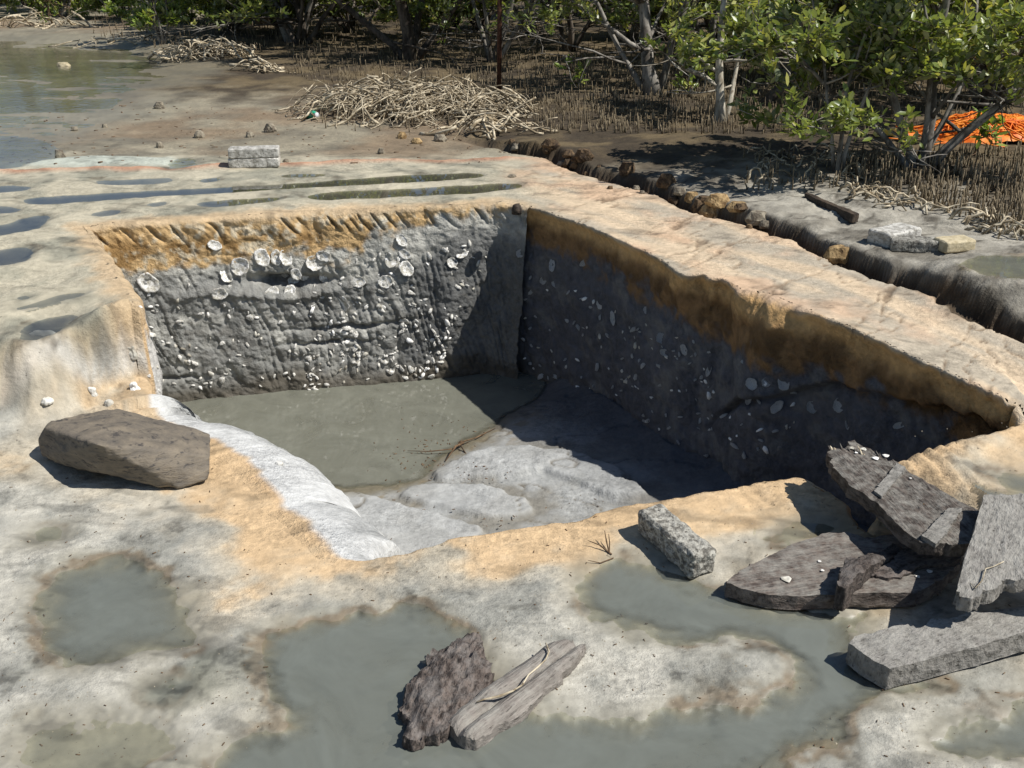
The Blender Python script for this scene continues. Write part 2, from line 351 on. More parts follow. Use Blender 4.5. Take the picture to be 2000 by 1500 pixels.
def ground(x, y, colour=False):
    shp = x.shape; x = np.asarray(x, float).ravel(); y = np.asarray(y, float).ravel()
    z, up = base_height(x, y)
    n1 = fb2(x * 2.1, y * 2.1, 4, 1) - 0.5; n2 = fb2(x * 7, y * 7, 4, 2) - 0.5; n3 = fb2(x * 24, y * 24, 3, 3) - 0.5
    far = S(5.5, 8.0, y)
    flat = 1 - 0.65 * S(0.0, 0.3, x) * S(2.7, 3.0, y) * S(6.6, 6.0, y)
    z = z + (n1 * 0.03 * (1 - 0.3 * far) + n2 * 0.014 + n3 * 0.006) * flat
    # low ridge where an old cut edge runs left to right behind the furrows
    ry = np.interp(x, [-6, -3.0, -1.6, -0.3, 0.3], [5.75, 5.83, 5.98, 6.2, 6.25]) + n2 * 0.05
    ridge = np.exp(-((y - ry) / 0.035) ** 2) * S(0.25, -0.1, x)
    z = z + 0.018 * ridge
    # mudflat beyond the ridge falls away a little
    z = z - 0.02 * S(6.0, 6.5, y) * S(0.4, -0.2, x)
    # pale mound
    mc = U(190, 318, .32); md = np.sqrt(((x - mc[0]) / 0.62) ** 2 + ((y - mc[1]) / 0.20) ** 2); z = z + 0.022 * S(1.15, 0.3, md)
    # eroded bank
    bs = bank_side(x, y); rough = (np.floor(fb2(x * 4, y * 4, 3, 31) * 7) / 7 - 0.5) * 0.22 + (fb2(x * 9, y * 9, 3, 33) - 0.5) * 0.07
    fade = S(7.2, 6.4, y)
    bk = S(-0.004, 0.010, bs + rough * 0.6)
    bt = np.floor(fb2(x * 3.1, y * 3.1, 4, 35) * 6) / 6
    z = z + (0.045 + 0.02 * n1) * bk * fade + 0.04 * S(0.0, 1.2, bs) * S(2.5, 4, y) + (0.05 * (bt - 0.5) + 0.02 * n2) * bk * fade
    gut = np.exp(-((bs + rough * 0.6 + 0.03) / 0.035) ** 2) * fade; z = z - 0.05 * gut
    z = z + 0.05 * S(8, 16, y)
    # shallow erosion steps on the strip beside the right rim
    st = fb2(x * 1.6 + y * 0.9, (y * 0.5 - x * 0.8) * 6, 4, 41)
    strip = S(0.0, 0.3, x) * S(2.6, 3.0, y) * (1 - bk) * S(6.5, 5.5, y)
    crk = S(0.018, 0.0, np.abs(st - 0.52)) * strip; z = z - 0.008 * crk
    wet = np.zeros_like(x); sdmax = np.full(x.shape, -0.5); clear = np.zeros_like(x)
    depth = np.full(x.shape, -1.0)
    sh = (fb2(x * 8, y * 8, 5, 51, 0.6) - 0.5) * 0.10 + (fb2(x * 34, y * 34, 3, 52) - 0.5) * 0.035
    for P, zp, dep, k in PUD:
        sd0 = sdist(x, y, P, 0.4); near = sd0 > -0.39
        if not near.any(): continue
        kk = {'s': 1.0, 'c': 0.45, 't': 0.6, 'y': 0.8}[k]
        sd = sd0 + sh * kk
        lvl = zp - 0.004
        prof = np.where(sd > 0, -dep * (1 - np.exp(-sd / (0.09 if k == 's' else 0.03))), 0.022 * (1 - np.exp(sd / (0.11 if k == 's' else 0.07))))
        tgt = lvl + prof + n3 * 0.004 + n2 * 0.008
        wgt = np.where(sd > 0, 1.0, np.exp(-(np.minimum(sd, 0) / 0.09) ** 2)) * near
        z = z + (tgt - z) * wgt
        wet = np.maximum(wet, S(-0.10 if k == 's' else -0.04, 0.02, sd + n2 * 0.07) * near)
        sdmax = np.maximum(sdmax, np.where(near, sd, -0.5))
        if k in 'ct': clear = np.maximum(clear, S(-0.06, 0.0, sd) * near)
    sd0 = sdist(x, y, TIDE, 0.9); near = sd0 > -0.89
    if near.any():
        tn = fb2(x * 1.5, y * 4.5, 6, 61, 0.66) - 0.5
        z = np.where(near, z + (0.299 - np.clip(sd0, -0.6, 0.8) * 0.007 + tn * 0.036 - z) * S(-0.6, 0.1, sd0), z)
        wet = np.maximum(wet, S(-0.9, -0.1, sd0 + tn) * near); clear = np.maximum(clear, 0.6 * S(-0.7, 0, sd0 + tn) * near)
    if RIM_FIX is not None:
        lo_, hi_ = RP.min(0) - 0.5, RP.max(0) + 0.5; nb = np.where((x > lo_[0]) & (x < hi_[0]) & (y > lo_[1]) & (y < hi_[1]))[0]
        if len(nb):
            RQ, RD = RP[::3], RIM_FIX[::3]; best = np.full(len(nb), 1e9); bd_ = np.zeros(len(nb))
            for (qx_, qy_), dv in zip(RQ, RD):
                dd_ = (x[nb] - qx_) ** 2 + (y[nb] - qy_) ** 2; m_ = dd_ < best; best = np.where(m_, dd_, best); bd_ = np.where(m_, dv, bd_)
            z[nb] = z[nb] + bd_ * np.exp(-best / 0.16 ** 2)
    if not colour: return z.reshape(shp)
    # ------------------------------------------------ colour of the soil itself
    c1 = fb2(x * 1.4 + 3, y * 1.4, 4, 71); c2 = fb2(x * 4.2, y * 4.2 + 5, 5, 72); c3 = fb2(x * 15, y * 15, 4, 73); c4 = fb2(x * 50, y * 50, 3, 74)
    pale = alb(186, 181, 167); grey = alb(150, 148, 138); orange = alb(204, 173, 132); tan = alb(198, 182, 154); iron = alb(124, 108, 86)
    mud = alb(134, 128, 110); dark = alb(92, 86, 72); redd = alb(190, 140, 110)
    mix = lambda a, b, t: a + (b - a) * t[:, None]
    col = mix(np.tile(pale, (len(x), 1)), np.tile(grey, (len(x), 1)), S(0.38, 0.66, c2 * 0.6 + c3 * 0.4))
    rd = dist_line(x, y, RP[::4], True)
    low = 1 - up
    # warm stained band along the front and left rims
    warm = S(0.42, 0.02, rd + (c2 - 0.5) * 0.7 + (c3 - 0.5) * 0.18) * low
    warm = np.maximum(warm, 0.75 * S(0.55, 0.72, c1 * 0.7 + c2 * 0.3) * low)
    warm = np.maximum(warm, S(0.10, 0.0, np.abs(rd - 0.02) + (c3 - 0.5) * 0.1) * 0.35 * low)
    col = mix(col, np.tile(tan, (len(x), 1)), warm * 0.9)
    col = mix(col, np.tile(orange, (len(x), 1)), S(0.55, 1.0, warm + (c3 - 0.5) * 0.5) * 0.9)
    # step face at the left
    face = np.clip(5 * up * (1 - up), 0, 1) * S(-1.1, -1.4, x); stk = fb2(x * 55, y * 7, 3, 81)
    fcol = mix(np.tile(orange, (len(x), 1)), np.tile(alb(188, 160, 120), (len(x), 1)), S(0.42, 0.6, stk)); wlo = S(0.95, 0.35, up + (c2 - 0.5) * 0.7 + (stk - 0.5) * 0.5) * S(-2.0, -1.55, x)
    fcol = mix(fcol, np.tile(alb(224, 219, 208), (len(x), 1)), wlo); fcol = mix(fcol, np.tile(alb(168, 166, 160), (len(x), 1)), wlo * S(0.5, 0.66, c3) * 0.5)
    col = mix(col, fcol, np.clip(face * 1.3, 0, 0.95))
    # upper level: sandy grey, warmer towards the rim, tan strip on the right
    ug = mix(np.tile(alb(184, 175, 152), (len(x), 1)), np.tile(alb(152, 148, 130), (len(x), 1)), S(0.40, 0.62, c2 * 0.7 + c3 * 0.3))
    ug = mix(ug, np.tile(orange, (len(x), 1)), S(0.13, 0.0, rd + (c3 - 0.5) * 0.14) * 0.7)
    sc = fb2((x * 0.83 + y * 0.55) * 9, (x * 0.55 - y * 0.83) * 1.6, 4, 77)
    stripc = mix(np.tile(alb(206, 184, 154), (len(x), 1)), np.tile(alb(176, 164, 144), (len(x), 1)), S(0.42, 0.66, sc))
    stripc = mix(stripc, np.tile(alb(204, 170, 138), (len(x), 1)), S(0.5, 0.75, c2) * 0.7)
    stripc = mix(stripc, np.tile(alb(120, 100, 78), (len(x), 1)), np.clip(crk * 0.8, 0, 1))
    ug = mix(ug, stripc, S(-0.2, 0.35, x + (c2 - 0.5) * 0.4))
    col = mix(col, ug, up)
    # mudflat behind the ridge
    mf = mix(np.tile(alb(150, 141, 120), (len(x), 1)), np.tile(alb(116, 109, 94), (len(x), 1)), S(0.38, 0.64, c2 * 0.5 + c1 * 0.5))
    mf = mix(mf, np.tile(alb(140, 118, 92), (len(x), 1)), S(0.5, 0.7, c1) * 0.6)
    col = mix(col, mf, S(6.0, 6.7, y + (c2 - 0.5) * 0.5) * S(0.4, 0.0, x))
    col = mix(col, np.tile(redd, (len(x), 1)), np.clip(ridge * (0.3 + c3), 0, 0.85))
    col = mix(col, np.tile(alb(182, 186, 172), (len(x), 1)), S(1.2, 0.6, md + (c2 - 0.5) * 0.6) * 0.9)
    # mangrove bank: dry grey crust, shade painted dark on the eroded face, brown peat under the trees
    bc = mix(np.tile(alb(166, 160, 146), (len(x), 1)), np.tile(alb(122, 116, 104), (len(x), 1)), S(0.38, 0.66, c3 * 0.5 + c2 * 0.5))
    peat = mix(np.tile(alb(104, 90, 66), (len(x), 1)), np.tile(alb(70, 60, 46), (len(x), 1)), S(0.35, 0.65, c2))
    bcr = S(0.016, 0.0, np.abs(fb2(x * 2.3, y * 2.3, 4, 83) - 0.5)); bc = mix(bc, np.tile(alb(70, 64, 54), (len(x), 1)), bcr * 0.8)
    bc = mix(bc, peat, S(0.75, 1.35, bs + (c2 - 0.5) * 0.5))
    bc = mix(bc, peat, S(4.9, 6.2, y + (c2 - .5)))
    col = mix(col, bc, bk * S(-0.6, -0.1, x))
    col = mix(col, np.tile(alb(66, 56, 44), (len(x), 1)), np.exp(-((bs + rough * 0.6 + 0.004) / 0.016) ** 2) * fade * 0.9)  # dark band along the edge paints in the shade of the bank face
    col = mix(col, peat, S(8.2, 9.6, y + (c2 - 0.5) * 1.5) * S(-6, -3, x))
    col = mix(col, np.tile(alb(74, 58, 40), (len(x), 1)), np.clip(gut * 1.2 * (0.5 + c3), 0, 0.9))
    # damp margins and the iron line round the puddles
    wm = wet * (1 - 0.45 * clear)
    col = mix(col, np.tile(mud, (len(x), 1)), wm * 0.75)
    near_front = (1 - far) * (1 - clear)
    rim = np.exp(-((sdmax + 0.012 + (c3 - 0.5) * 0.08) / 0.016) ** 2) * near_front
    col = mix(col, np.tile(iron, (len(x), 1)), np.clip(rim * S(0.42, 0.60, c2) * 1.0, 0, 0.75))
    col = mix(col, np.tile(dark, (len(x), 1)), np.clip(S(0.58, 0.74, c3) * S(0.45, 0.6, c2) * 0.65 * (0.35 + wet), 0, 1) * (1 - 0.6 * far))
    # damp silty patches without standing water, lower left
    dmp = S(0.53, 0.66, c1 * 0.5 + c2 * 0.5) * S(-0.4, -0.9, x) * S(2.4, 1.9, y); col = mix(col, np.tile(alb(138, 140, 126), (len(x), 1)), dmp * 0.7); wet = np.maximum(wet, dmp * 0.6)
    pit = S(0.60, 0.72, c4 * 0.55 + c3 * 0.45) * S(0.42, 0.58, c2) * (1 - far) ; col = col * (1 - 0.42 * pit)[:, None]
    sm = S(0.62, 0.74, fb2(x * 5, y * 16 + x * 3, 4, 79)) * (1 - far); col = col * (1 - 0.32 * sm)[:, None]
    col = np.clip(col * (0.84 + 0.32 * c4)[:, None], 0.01, 0.85)
    return z.reshape(shp), col, wet, bk

RIM_FIX = None
_d = RZ - ground(RP[:, 0], RP[:, 1])
for _ in range(14): _d = 0.25 * np.roll(_d, 1) + 0.5 * _d + 0.25 * np.roll(_d, -1)
RIM_FIX = np.clip(_d, -0.08, 0.08)

# ---- the sheet: a grid that is finer near the pit, with the pit cut out along its rim
us = np.concatenate([-np.geomspace(8, 0.82, 12), np.linspace(-0.78, 0.78, 500), np.geomspace(0.82, 8, 12)])
ys_ = [1.12]
while ys_[-1] < 600:
    y = ys_[-1]; ys_.append(y * (1 + (0.0031 if y < 3.3 else 0.0036 if y < 7 else 0.0075 if y < 20 else 0.06)))
ys_ = np.array(ys_)
GX = us[None, :] * ys_[:, None]; GY = np.repeat(ys_[:, None], len(us), 1)
nr, nc = GX.shape
gx, gy = GX.ravel().copy(), GY.ravel().copy()
lo, hi = RP.min(0) - 0.1, RP.max(0) + 0.1
box = (gx > lo[0]) & (gx < hi[0]) & (gy > lo[1]) & (gy < hi[1])
bi = np.where(box)[0]
ins = np.zeros(gx.shape, bool); ins[bi] = inside_poly(gx[bi], gy[bi], RP)
d, qx, qy = dist_line(gx[bi], gy[bi], RP, True, True)
cell = gy[bi] * 0.0032
snap = d < cell * 0.62
gx[bi[snap]] = qx[snap]; gy[bi[snap]] = qy[snap]
onrim = np.zeros(gx.shape, bool); onrim[bi[snap]] = True
gz, gcol, gwet, gbk = ground(gx, gy, True)
idx = np.arange(nr * nc).reshape(nr, nc)
quads = np.stack([idx[:-1, :-1], idx[:-1, 1:], idx[1:, 1:], idx[1:, :-1]], -1).reshape(-1, 4)
cx = gx[quads].mean(1); cy = gy[quads].mean(1)
cb = (cx > lo[0]) & (cx < hi[0]) & (cy > lo[1]) & (cy < hi[1])
kill = np.zeros(len(quads), bool); ci = np.where(cb)[0]; kill[ci] = inside_poly(cx[ci], cy[ci], RP)
kq = quads[~kill]
used = np.zeros(nr * nc, bool); used[kq.ravel()] = True
remap = np.cumsum(used) - 1
gV = np.stack([gx, gy, gz], 1)
ground_me = mesh_np('ground', gV[used], remap[kq], cols=gcol[used], attrs={'Wet': gwet[used]})
ground_o = tag(obj('ground', ground_me, M_GROUND), kind='structure')
# mud behind the viewer, so that the sheet goes all round
bx, by = np.meshgrid(np.linspace(-60, 60, 61), np.concatenate([np.linspace(-60, -2, 30), [-1, 0, 0.6, 1.121]]))
bz, bc_, bw_, _ = ground(bx.ravel(), np.full(bx.size, 1.121), True)
bi2 = np.arange(bx.size).reshape(bx.shape)
bq = np.stack([bi2[:-1, :-1], bi2[:-1, 1:], bi2[1:, 1:], bi2[1:, :-1]], -1).reshape(-1, 4)
tag(obj('ground', mesh_np('ground_behind', np.stack([bx.ravel(), by.ravel(), bz - 0.004], 1), bq, cols=bc_, attrs={'Wet': bw_}), M_GROUND), kind='structure')

# ---- water: cut from the same grid where the ground dips below the level
def water_sheet(name, sel_poly, level, mat, margin, maxdepth=1.0):
    lo, hi = sel_poly.min(0) - margin, sel_poly.max(0) + margin
    m = (gx > lo[0]) & (gx < hi[0]) & (gy > lo[1]) & (gy < hi[1])
    ii = np.where(m)[0]; ok = np.zeros(gx.shape, bool)
    ok[ii] = (sdist(gx[ii], gy[ii], sel_poly, margin + 0.1) > -margin) & ~ins[ii]
    under = ok & (gz < level)
    q = quads[(under[quads].any(1)) & (ok[quads].all(1))]
    if len(q) == 0: return None
    us_ = np.zeros(nr * nc, bool); us_[q.ravel()] = True; rm = np.cumsum(us_) - 1
    V = np.stack([gx, gy, np.full(gx.shape, level)], 1)[us_]
    me = mesh_np(name, V, rm[q], attrs={'Depth': np.clip(level - gz[us_], 0, maxdepth)})
    return tag(obj(name, me, mat), kind='structure')
for P, zp, dep, k in PUD:
    water_sheet('puddle_water', P, zp - 0.004, M_PUDDLE if k in 'sy' else M_CLEAR if k == 'c' else M_TIDE, 0.06 if k == 's' else 0.03)
water_sheet('tidal_water', TIDE, 0.300, M_TIDE, 0.6)

# ================================================================ PIT WALLS
PIT_Z = -0.68
def wall(name, i0, i1, ws, hs, db, zbot, disp, paint, rows=95, nshould=12, ext=0, soften=True, tbw=0.05, soft_n=90, nfix=0, fa0=0.03, fa1=0.25):
    n = len(RP); ids = np.arange(i0 - ext, i1 + 1 + ext) % n
    P, Nn = RP[ids], RN[ids]
    t_ = np.arange((len(ids) - 1) * 2 + 1) / 2.0; lerp = lambda A: np.stack([np.interp(t_, np.arange(len(ids)), A[:, q]) for q in range(2)], 1)
    P, Nn = lerp(P), lerp(Nn); Nn /= np.linalg.norm(Nn, axis=1)[:, None] + 1e-9
    if nfix: Nn[:nfix] = Nn[nfix]
    Z, top_col, _, _ = ground(P[:, 0], P[:, 1], True)
    k = len(P); s = np.concatenate([[0], np.cumsum(np.linalg.norm(np.diff(P, axis=0), axis=1))])
    ws = np.broadcast_to(ws, (k,)).astype(float) if not callable(ws) else ws(s, P); hs = np.broadcast_to(hs, (k,)).astype(float) if not callable(hs) else hs(s, P)
    fi = np.linspace(0, math.pi / 2, nshould)
    D = [ws * math.sin(f) for f in fi]; ZZ = [Z - hs * (1 - math.cos(f)) for f in fi]
    z0 = ZZ[-1]
    for t in np.linspace(0, 1, rows)[1:]:
        D.append(ws + db * t); ZZ.append(z0 + (zbot - z0) * t)
    D = np.array(D); ZZ = np.array(ZZ); R = len(D)
    PS = P.copy(); NS = Nn.copy()
    for _ in range(soft_n):
        PS[1:-1] = 0.25 * PS[:-2] + 0.5 * PS[1:-1] + 0.25 * PS[2:]; NS[1:-1] = 0.25 * NS[:-2] + 0.5 * NS[1:-1] + 0.25 * NS[2:]
    NS /= np.linalg.norm(NS, axis=1)[:, None]
    if not soften: PS, NS = P, Nn
    SS = np.repeat(s[None], R, 0); TOP = np.repeat(Z[None], R, 0); H = TOP - ZZ
    tr = np.linspace(0, 1, R)[:, None] * np.ones((1, k))
    fa = S(fa0, fa1, H)
    PX = P[None, :, 0] * (1 - fa) + PS[None, :, 0] * fa; PY = P[None, :, 1] * (1 - fa) + PS[None, :, 1] * fa
    NX = Nn[None, :, 0] * (1 - fa) + NS[None, :, 0] * fa; NY = Nn[None, :, 1] * (1 - fa) + NS[None, :, 1] * fa
    X = PX + NX * D; Y = PY + NY * D
    dd, dz = disp(SS, H, X, Y, ZZ)
    ramp = S(0.0, 0.05, H)
    X = X + NX * dd * ramp; Y = Y + NY * dd * ramp; ZZ = ZZ + dz * ramp
    col, wet = paint(SS, H, X, Y, ZZ, dd)
    tb = S(0.0, tbw, H + (fb2(SS * 20, H * 20, 3, 990) - 0.5) * tbw)[..., None]; tb[0] = 0
    col = top_col[None] * (1 - tb) + col * tb
    I = np.arange(R * k).reshape(R, k)
    q = np.stack([I[:-1, :-1], I[1:, :-1], I[1:, 1:], I[:-1, 1:]], -1).reshape(-1, 4)
    me = mesh_np(name, np.stack([X.ravel(), Y.ravel(), ZZ.ravel()], 1), q, cols=col.reshape(-1, 3), attrs={'Wet': wet.ravel()})
    return tag(obj('pit_wall', me, M_WALL), kind='structure')
def mixc(a, b, t): return a + (np.asarray(b) - a) * t[..., None]

def spade(s, h, seed, ang=0.30, freq=11.0, cover=0.5, groove=0.35):
    """slanting spade cuts down the face: flat facets, each ending in a sharp narrow groove; unevenly spaced, coming and going"""
    a = s - h * ang + (fb2(s * 1.8, h * 1.8, 3, seed) - 0.5) * 0.22
    ph = a * freq + 1.1 * (vn2(a * freq * 0.37, 0 * a, seed + 9) - 0.5) * 2; f = ph - np.floor(ph); cell = np.floor(ph)
    seg = h * 4.0 + 3 * vn2(cell * 5.1, 0 * h, seed + 2); act = S(cover - 0.05, cover + 0.1, vn2(cell * 3.3 + 0.5, seg, seed + 4))
    amp = 0.35 + 0.9 * vn2(cell * 1.9 + 0.5, seg * 0.7, seed + 6)
    facet = (vn2(cell * 2.7 + 0.5, seg * 0.6, seed + 7) - 0.5) * 0.5 + (f - 0.5) * 0.5
    return facet * 0.55 * amp - groove * act * amp * np.exp(-((f - 0.5) / 0.10) ** 2)
iA = 0
def first(side): return int(np.where(RS == side)[0][0])
def last(side): return int(np.where(RS == side)[0][-1])
def ptl(px, py, z): return U(px, py, z)

BACK_GREY = alb(142, 141, 135); BACK_PALE = alb(188, 185, 174); BACK_OR = alb(206, 172, 122); BACK_OR2 = alb(150, 118, 74); BACK_DK = alb(78, 70, 56)
def back_disp(s, h, X, Y, Z):
    low = S(0.20, 0.30, h) * S(0.95, 0.82, h)
    d = (spade(s, h, 101, 0.30, 9.0, 0.35, 0.9) * 0.012 + spade(s, h, 141, 0.34, 21.0, 0.42, 1.1) * 0.010) * low + spade(s, h, 131, 0.85, 11.5, 0.42, 1.2) * 0.026 * S(0.01, 0.03, h) * S(0.13, 0.07, h)
    d = d + (fb2(s * 4, h * 4, 3, 102) - 0.5) * 0.05 + (fb2(s * 26, h * 30, 4, 103) - 0.5) * 0.016 + (fb2(s * 75, h * 75, 2, 104) - 0.5) * 0.009
    q = fb2(s * 5 - h * 2, h * 9, 4, 107) * 6; d = d + (np.floor(q) + S(0.8, 1.0, q - np.floor(q))) / 6 * 0.034 * S(0.28, 0.42, h)
    led = fb2(s * 2.2, h * 9, 4, 105)
    # hollow under the cluster of big shells, a wavy ledge below it, broken ledges lower down
    for (sc, hc, sw, hw, dep) in ((1.05, 0.345, 0.20, 0.030, 0.11), (1.40, 0.60, 0.24, 0.012, 0.04), (1.25, 0.68, 0.20, 0.010, 0.035), (0.30, 0.82, 0.25, 0.010, 0.035)):
        d = d - dep * np.exp(-((s - sc + (led - .5) * .3) / sw) ** 2 - ((h - hc + (fb2(s * 5, h * 0, 3, 106) - 0.5) * 0.08) / hw) ** 2)
    lw = h - 0.40 - 0.03 * np.sin(s * 7); d = d + 0.022 * np.exp(-(lw / 0.02) ** 2) * np.exp(-((s - 0.95) / 0.4) ** 2)
    return d, d * 0
def back_paint(s, h, X, Y, Z, d):
    n = fb2(s * 3, h * 3, 4, 111); n2 = fb2(s * 11, h * 14, 4, 112); n3 = fb2(s * 34, h * 34, 3, 113)
    c = np.tile(BACK_OR, h.shape + (1,)) * 1.0
    c = mixc(c, BACK_OR2, S(0.42, 0.62, n2) * S(0.04, 0.12, h))
    c = mixc(c, alb(206, 194, 168), S(0.50, 0.62, n3 * 0.6 + n * 0.4) * 0.8)
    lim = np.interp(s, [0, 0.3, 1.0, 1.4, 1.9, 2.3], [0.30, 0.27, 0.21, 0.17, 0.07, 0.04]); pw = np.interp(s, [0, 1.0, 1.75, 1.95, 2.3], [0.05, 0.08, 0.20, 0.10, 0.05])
    edge = h - lim + (n - 0.5) * 0.16 + (n2 - 0.5) * 0.22 + (n3 - 0.5) * 0.06
    c = mixc(c, BACK_PALE, S(-0.04, 0.03, edge)); c = mixc(c, BACK_GREY, S(0.0, 0.09, edge - pw + 0.04))
    c = mixc(c, BACK_PALE, S(0.52, 0.7, n2) * S(0.3, 0.4, h) * 0.5 + 0.0 * h)
    c = mixc(c, alb(100, 100, 98), S(1.72, 2.02, s + h * 0.35 + (n - 0.5) * 0.2) * S(0.1, 0.3, h) * 0.85)  # darkens the right corner where the shadow wedge falls; shade painted in
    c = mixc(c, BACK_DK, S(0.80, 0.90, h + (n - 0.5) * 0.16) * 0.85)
    c = mixc(c, alb(84, 80, 72), S(0.60, 0.75, n3) * S(0.3, 0.4, h) * 0.5)
    c = mixc(c, alb(108, 104, 96), S(0.45, 0.25, n2) * S(0.32, 0.45, h) * 0.5)
    return c * (0.85 + 0.3 * n3)[..., None], S(0.55, 0.9, h) * 0.35
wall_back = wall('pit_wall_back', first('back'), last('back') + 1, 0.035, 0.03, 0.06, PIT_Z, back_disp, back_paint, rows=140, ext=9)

R_OR = alb(140, 108, 72); R_GR = alb(92, 92, 96)  # right wall clay darkened in colour to deepen its shade
scoopA = U(1500, 585, ZU)[:2]
def right_ws(s, P):
    g = np.exp(-(np.linalg.norm(P - scoopA, axis=1) / 0.13) ** 2)
    return 0.010 + 0.13 * g
def right_hs(s, P):
    g = np.exp(-(np.linalg.norm(P - scoopA, axis=1) / 0.13) ** 2)
    return 0.012 + 0.15 * g
def right_disp(s, h, X, Y, Z):
    d = (fb2(s * 5, h * 5, 4, 202) - 0.5) * 0.05 * S(0.05, 0.2, h) + (fb2(s * 24, h * 24, 4, 203) - 0.5) * 0.028 + (fb2(s * 60, h * 60, 2, 204) - 0.5) * 0.01
    d = d + spade(s, h, 210, 0.12, 7.0) * 0.014 * S(0.1, 0.3, h) * S(0.95, 0.8, h)
    d = d + spade(s, h, 212, -0.35, 9.5) * 0.012 * S(0.02, 0.05, h) * S(0.2, 0.12, h) * S(0.3, 0.7, s)
    ck = np.interp(s, [0, 1.75, 1.95, 2.1, 2.25, 2.45, 2.7, 3.2], [3, 0.60, 0.44, 0.40, 0.30, 0.235, 0.17, 0.13]) + (fb2(s * 9, s * 0, 3, 220) - 0.5) * 0.07
    d = d - 0.075 * np.exp(-((h - ck) / 0.016) ** 2) * S(1.65, 1.9, s) - 0.05 * S(0, 0.03, h - ck) * S(1.8, 2.1, s) - 0.022
    return d, d * 0
def right_paint(s, h, X, Y, Z, d):
    n = fb2(s * 3, h * 3, 4, 211); n2 = fb2(s * 12, h * 12, 4, 212); n3 = fb2(s * 36, h * 36, 3, 213)
    c = np.tile(alb(206, 166, 112), h.shape + (1,)) * 1.0
    c = mixc(c, R_OR, S(0.05, 0.12, h + (n2 - 0.5) * 0.08))
    c = mixc(c, alb(96, 72, 44), S(0.45, 0.6, n2) * S(0.06, 0.16, h) * 0.8)
    lim = np.interp(s, [0, 0.3, 0.8, 1.6, 3], [0.10, 0.16, 0.22, 0.25, 0.22])
    e = h - lim + (n - 0.5) * 0.22 + (n2 - 0.5) * 0.22 + (n3 - 0.5) * 0.08
    c = mixc(c, R_GR, S(-0.03, 0.05, e)); c = mixc(c, alb(124, 122, 118), S(0.52, 0.7, n2) * S(0.0, 0.1, e) * 0.5)
    c = mixc(c, alb(84, 80, 70), S(0.82, 0.93, h + (n - 0.5) * 0.1) * 0.7)
    return c * (0.8 + 0.4 * n3)[..., None], S(0.6, 0.95, h) * 0.4
wall_right = wall('pit_wall_right', first('right'), last('end') + 1, right_ws, right_hs, 0.02, PIT_Z, right_disp, right_paint, rows=100, ext=7, soft_n=380, fa0=0.03, fa1=0.18, tbw=0.03)

def front_disp(s, h, X, Y, Z):
    d = (fb2(s * 6, h * 6, 4, 302) - 0.5) * 0.05 + (fb2(s * 24, h * 24, 4, 303) - 0.5) * 0.02
    return d, d * 0
def front_paint(s, h, X, Y, Z, d):
    n2 = fb2(s * 11, h * 12, 4, 312); n3 = fb2(s * 36, h * 36, 3, 313)
    c = np.tile(alb(222, 172, 108), h.shape + (1,)) * 1.0
    c = mixc(c, alb(150, 148, 142), S(0.10, 0.22, h + (n2 - 0.5) * 0.1))
    return c * (0.85 + 0.3 * n3)[..., None], h * 0
wall_front = wall('pit_wall_front', first('front'), last('front') + 1, 0.02, 0.02, 0.03, PIT_Z, front_disp, front_paint, rows=45, ext=14, soften=False)

def slope_disp(s, h, X, Y, Z):
    d = (fb2(s * 5, h * 5, 4, 402) - 0.5) * 0.06 + (fb2(s * 20, h * 20, 4, 403) - 0.5) * 0.022
    return d, d * 0
def slope_paint(s, h, X, Y, Z, d):
    n2 = fb2(s * 11, h * 12, 4, 412); n3 = fb2(s * 36, h * 36, 3, 413); n = fb2(s * 3, h * 5, 3, 414)
    c = np.tile(alb(206, 168, 122), h.shape + (1,)) * 1.0
    c = mixc(c, alb(206, 205, 200), S(0.001, 0.006, h + (n2 - 0.5) * 0.004))
    c = mixc(c, alb(160, 160, 156), S(0.42, 0.66, n2) * 0.7 * S(0.005, 0.03, h)); c = mixc(c, alb(130, 128, 116), S(0.55, 0.75, n) * S(0.05, 0.2, h) * 0.7)
    return c * (0.92 + 0.16 * n3)[..., None], h * 0
def slope_ws(s, P): return (0.34 - 0.12 * S(0.80, 1.0, s / s[-1])) * (0.06 + 0.94 * S(0.0, 0.24, s))
wall_slope = wall('pit_wall_slope', first('slope') - 4, last('slope') + 1, slope_ws, lambda s, P: 0.22 * (0.1 + 0.9 * S(0.0, 0.24, s)), 0.05, PIT_Z, slope_disp, slope_paint, rows=45, nshould=40, ext=6, soften=False, tbw=0.006, nfix=34)

def left_disp(s, h, X, Y, Z):
    d = (fb2(s * 6, h * 5, 4, 502) - 0.5) * 0.05 + (fb2(s * 24, h * 14, 4, 503) - 0.5) * 0.022
    return d, d * 0
def left_paint(s, h, X, Y, Z, d):
    n2 = fb2(s * 14, h * 6, 4, 512); n3 = fb2(s * 36, h * 36, 3, 513)
    c = np.tile(alb(204, 173, 132), h.shape + (1,)) * 1.0
    c = mixc(c, alb(206, 201, 192), S(0.04, 0.16, h + (n2 - 0.5) * 0.2)); c = mixc(c, alb(150, 148, 142), S(0.35, 0.5, h))
    return c * (0.85 + 0.3 * n3)[..., None], h * 0
wall_left = wall('pit_wall_left', first('left') - 3, len(RP) - 1, 0.035, 0.03, 0.05, PIT_Z, left_disp, left_paint, rows=80, ext=6, soften=False)

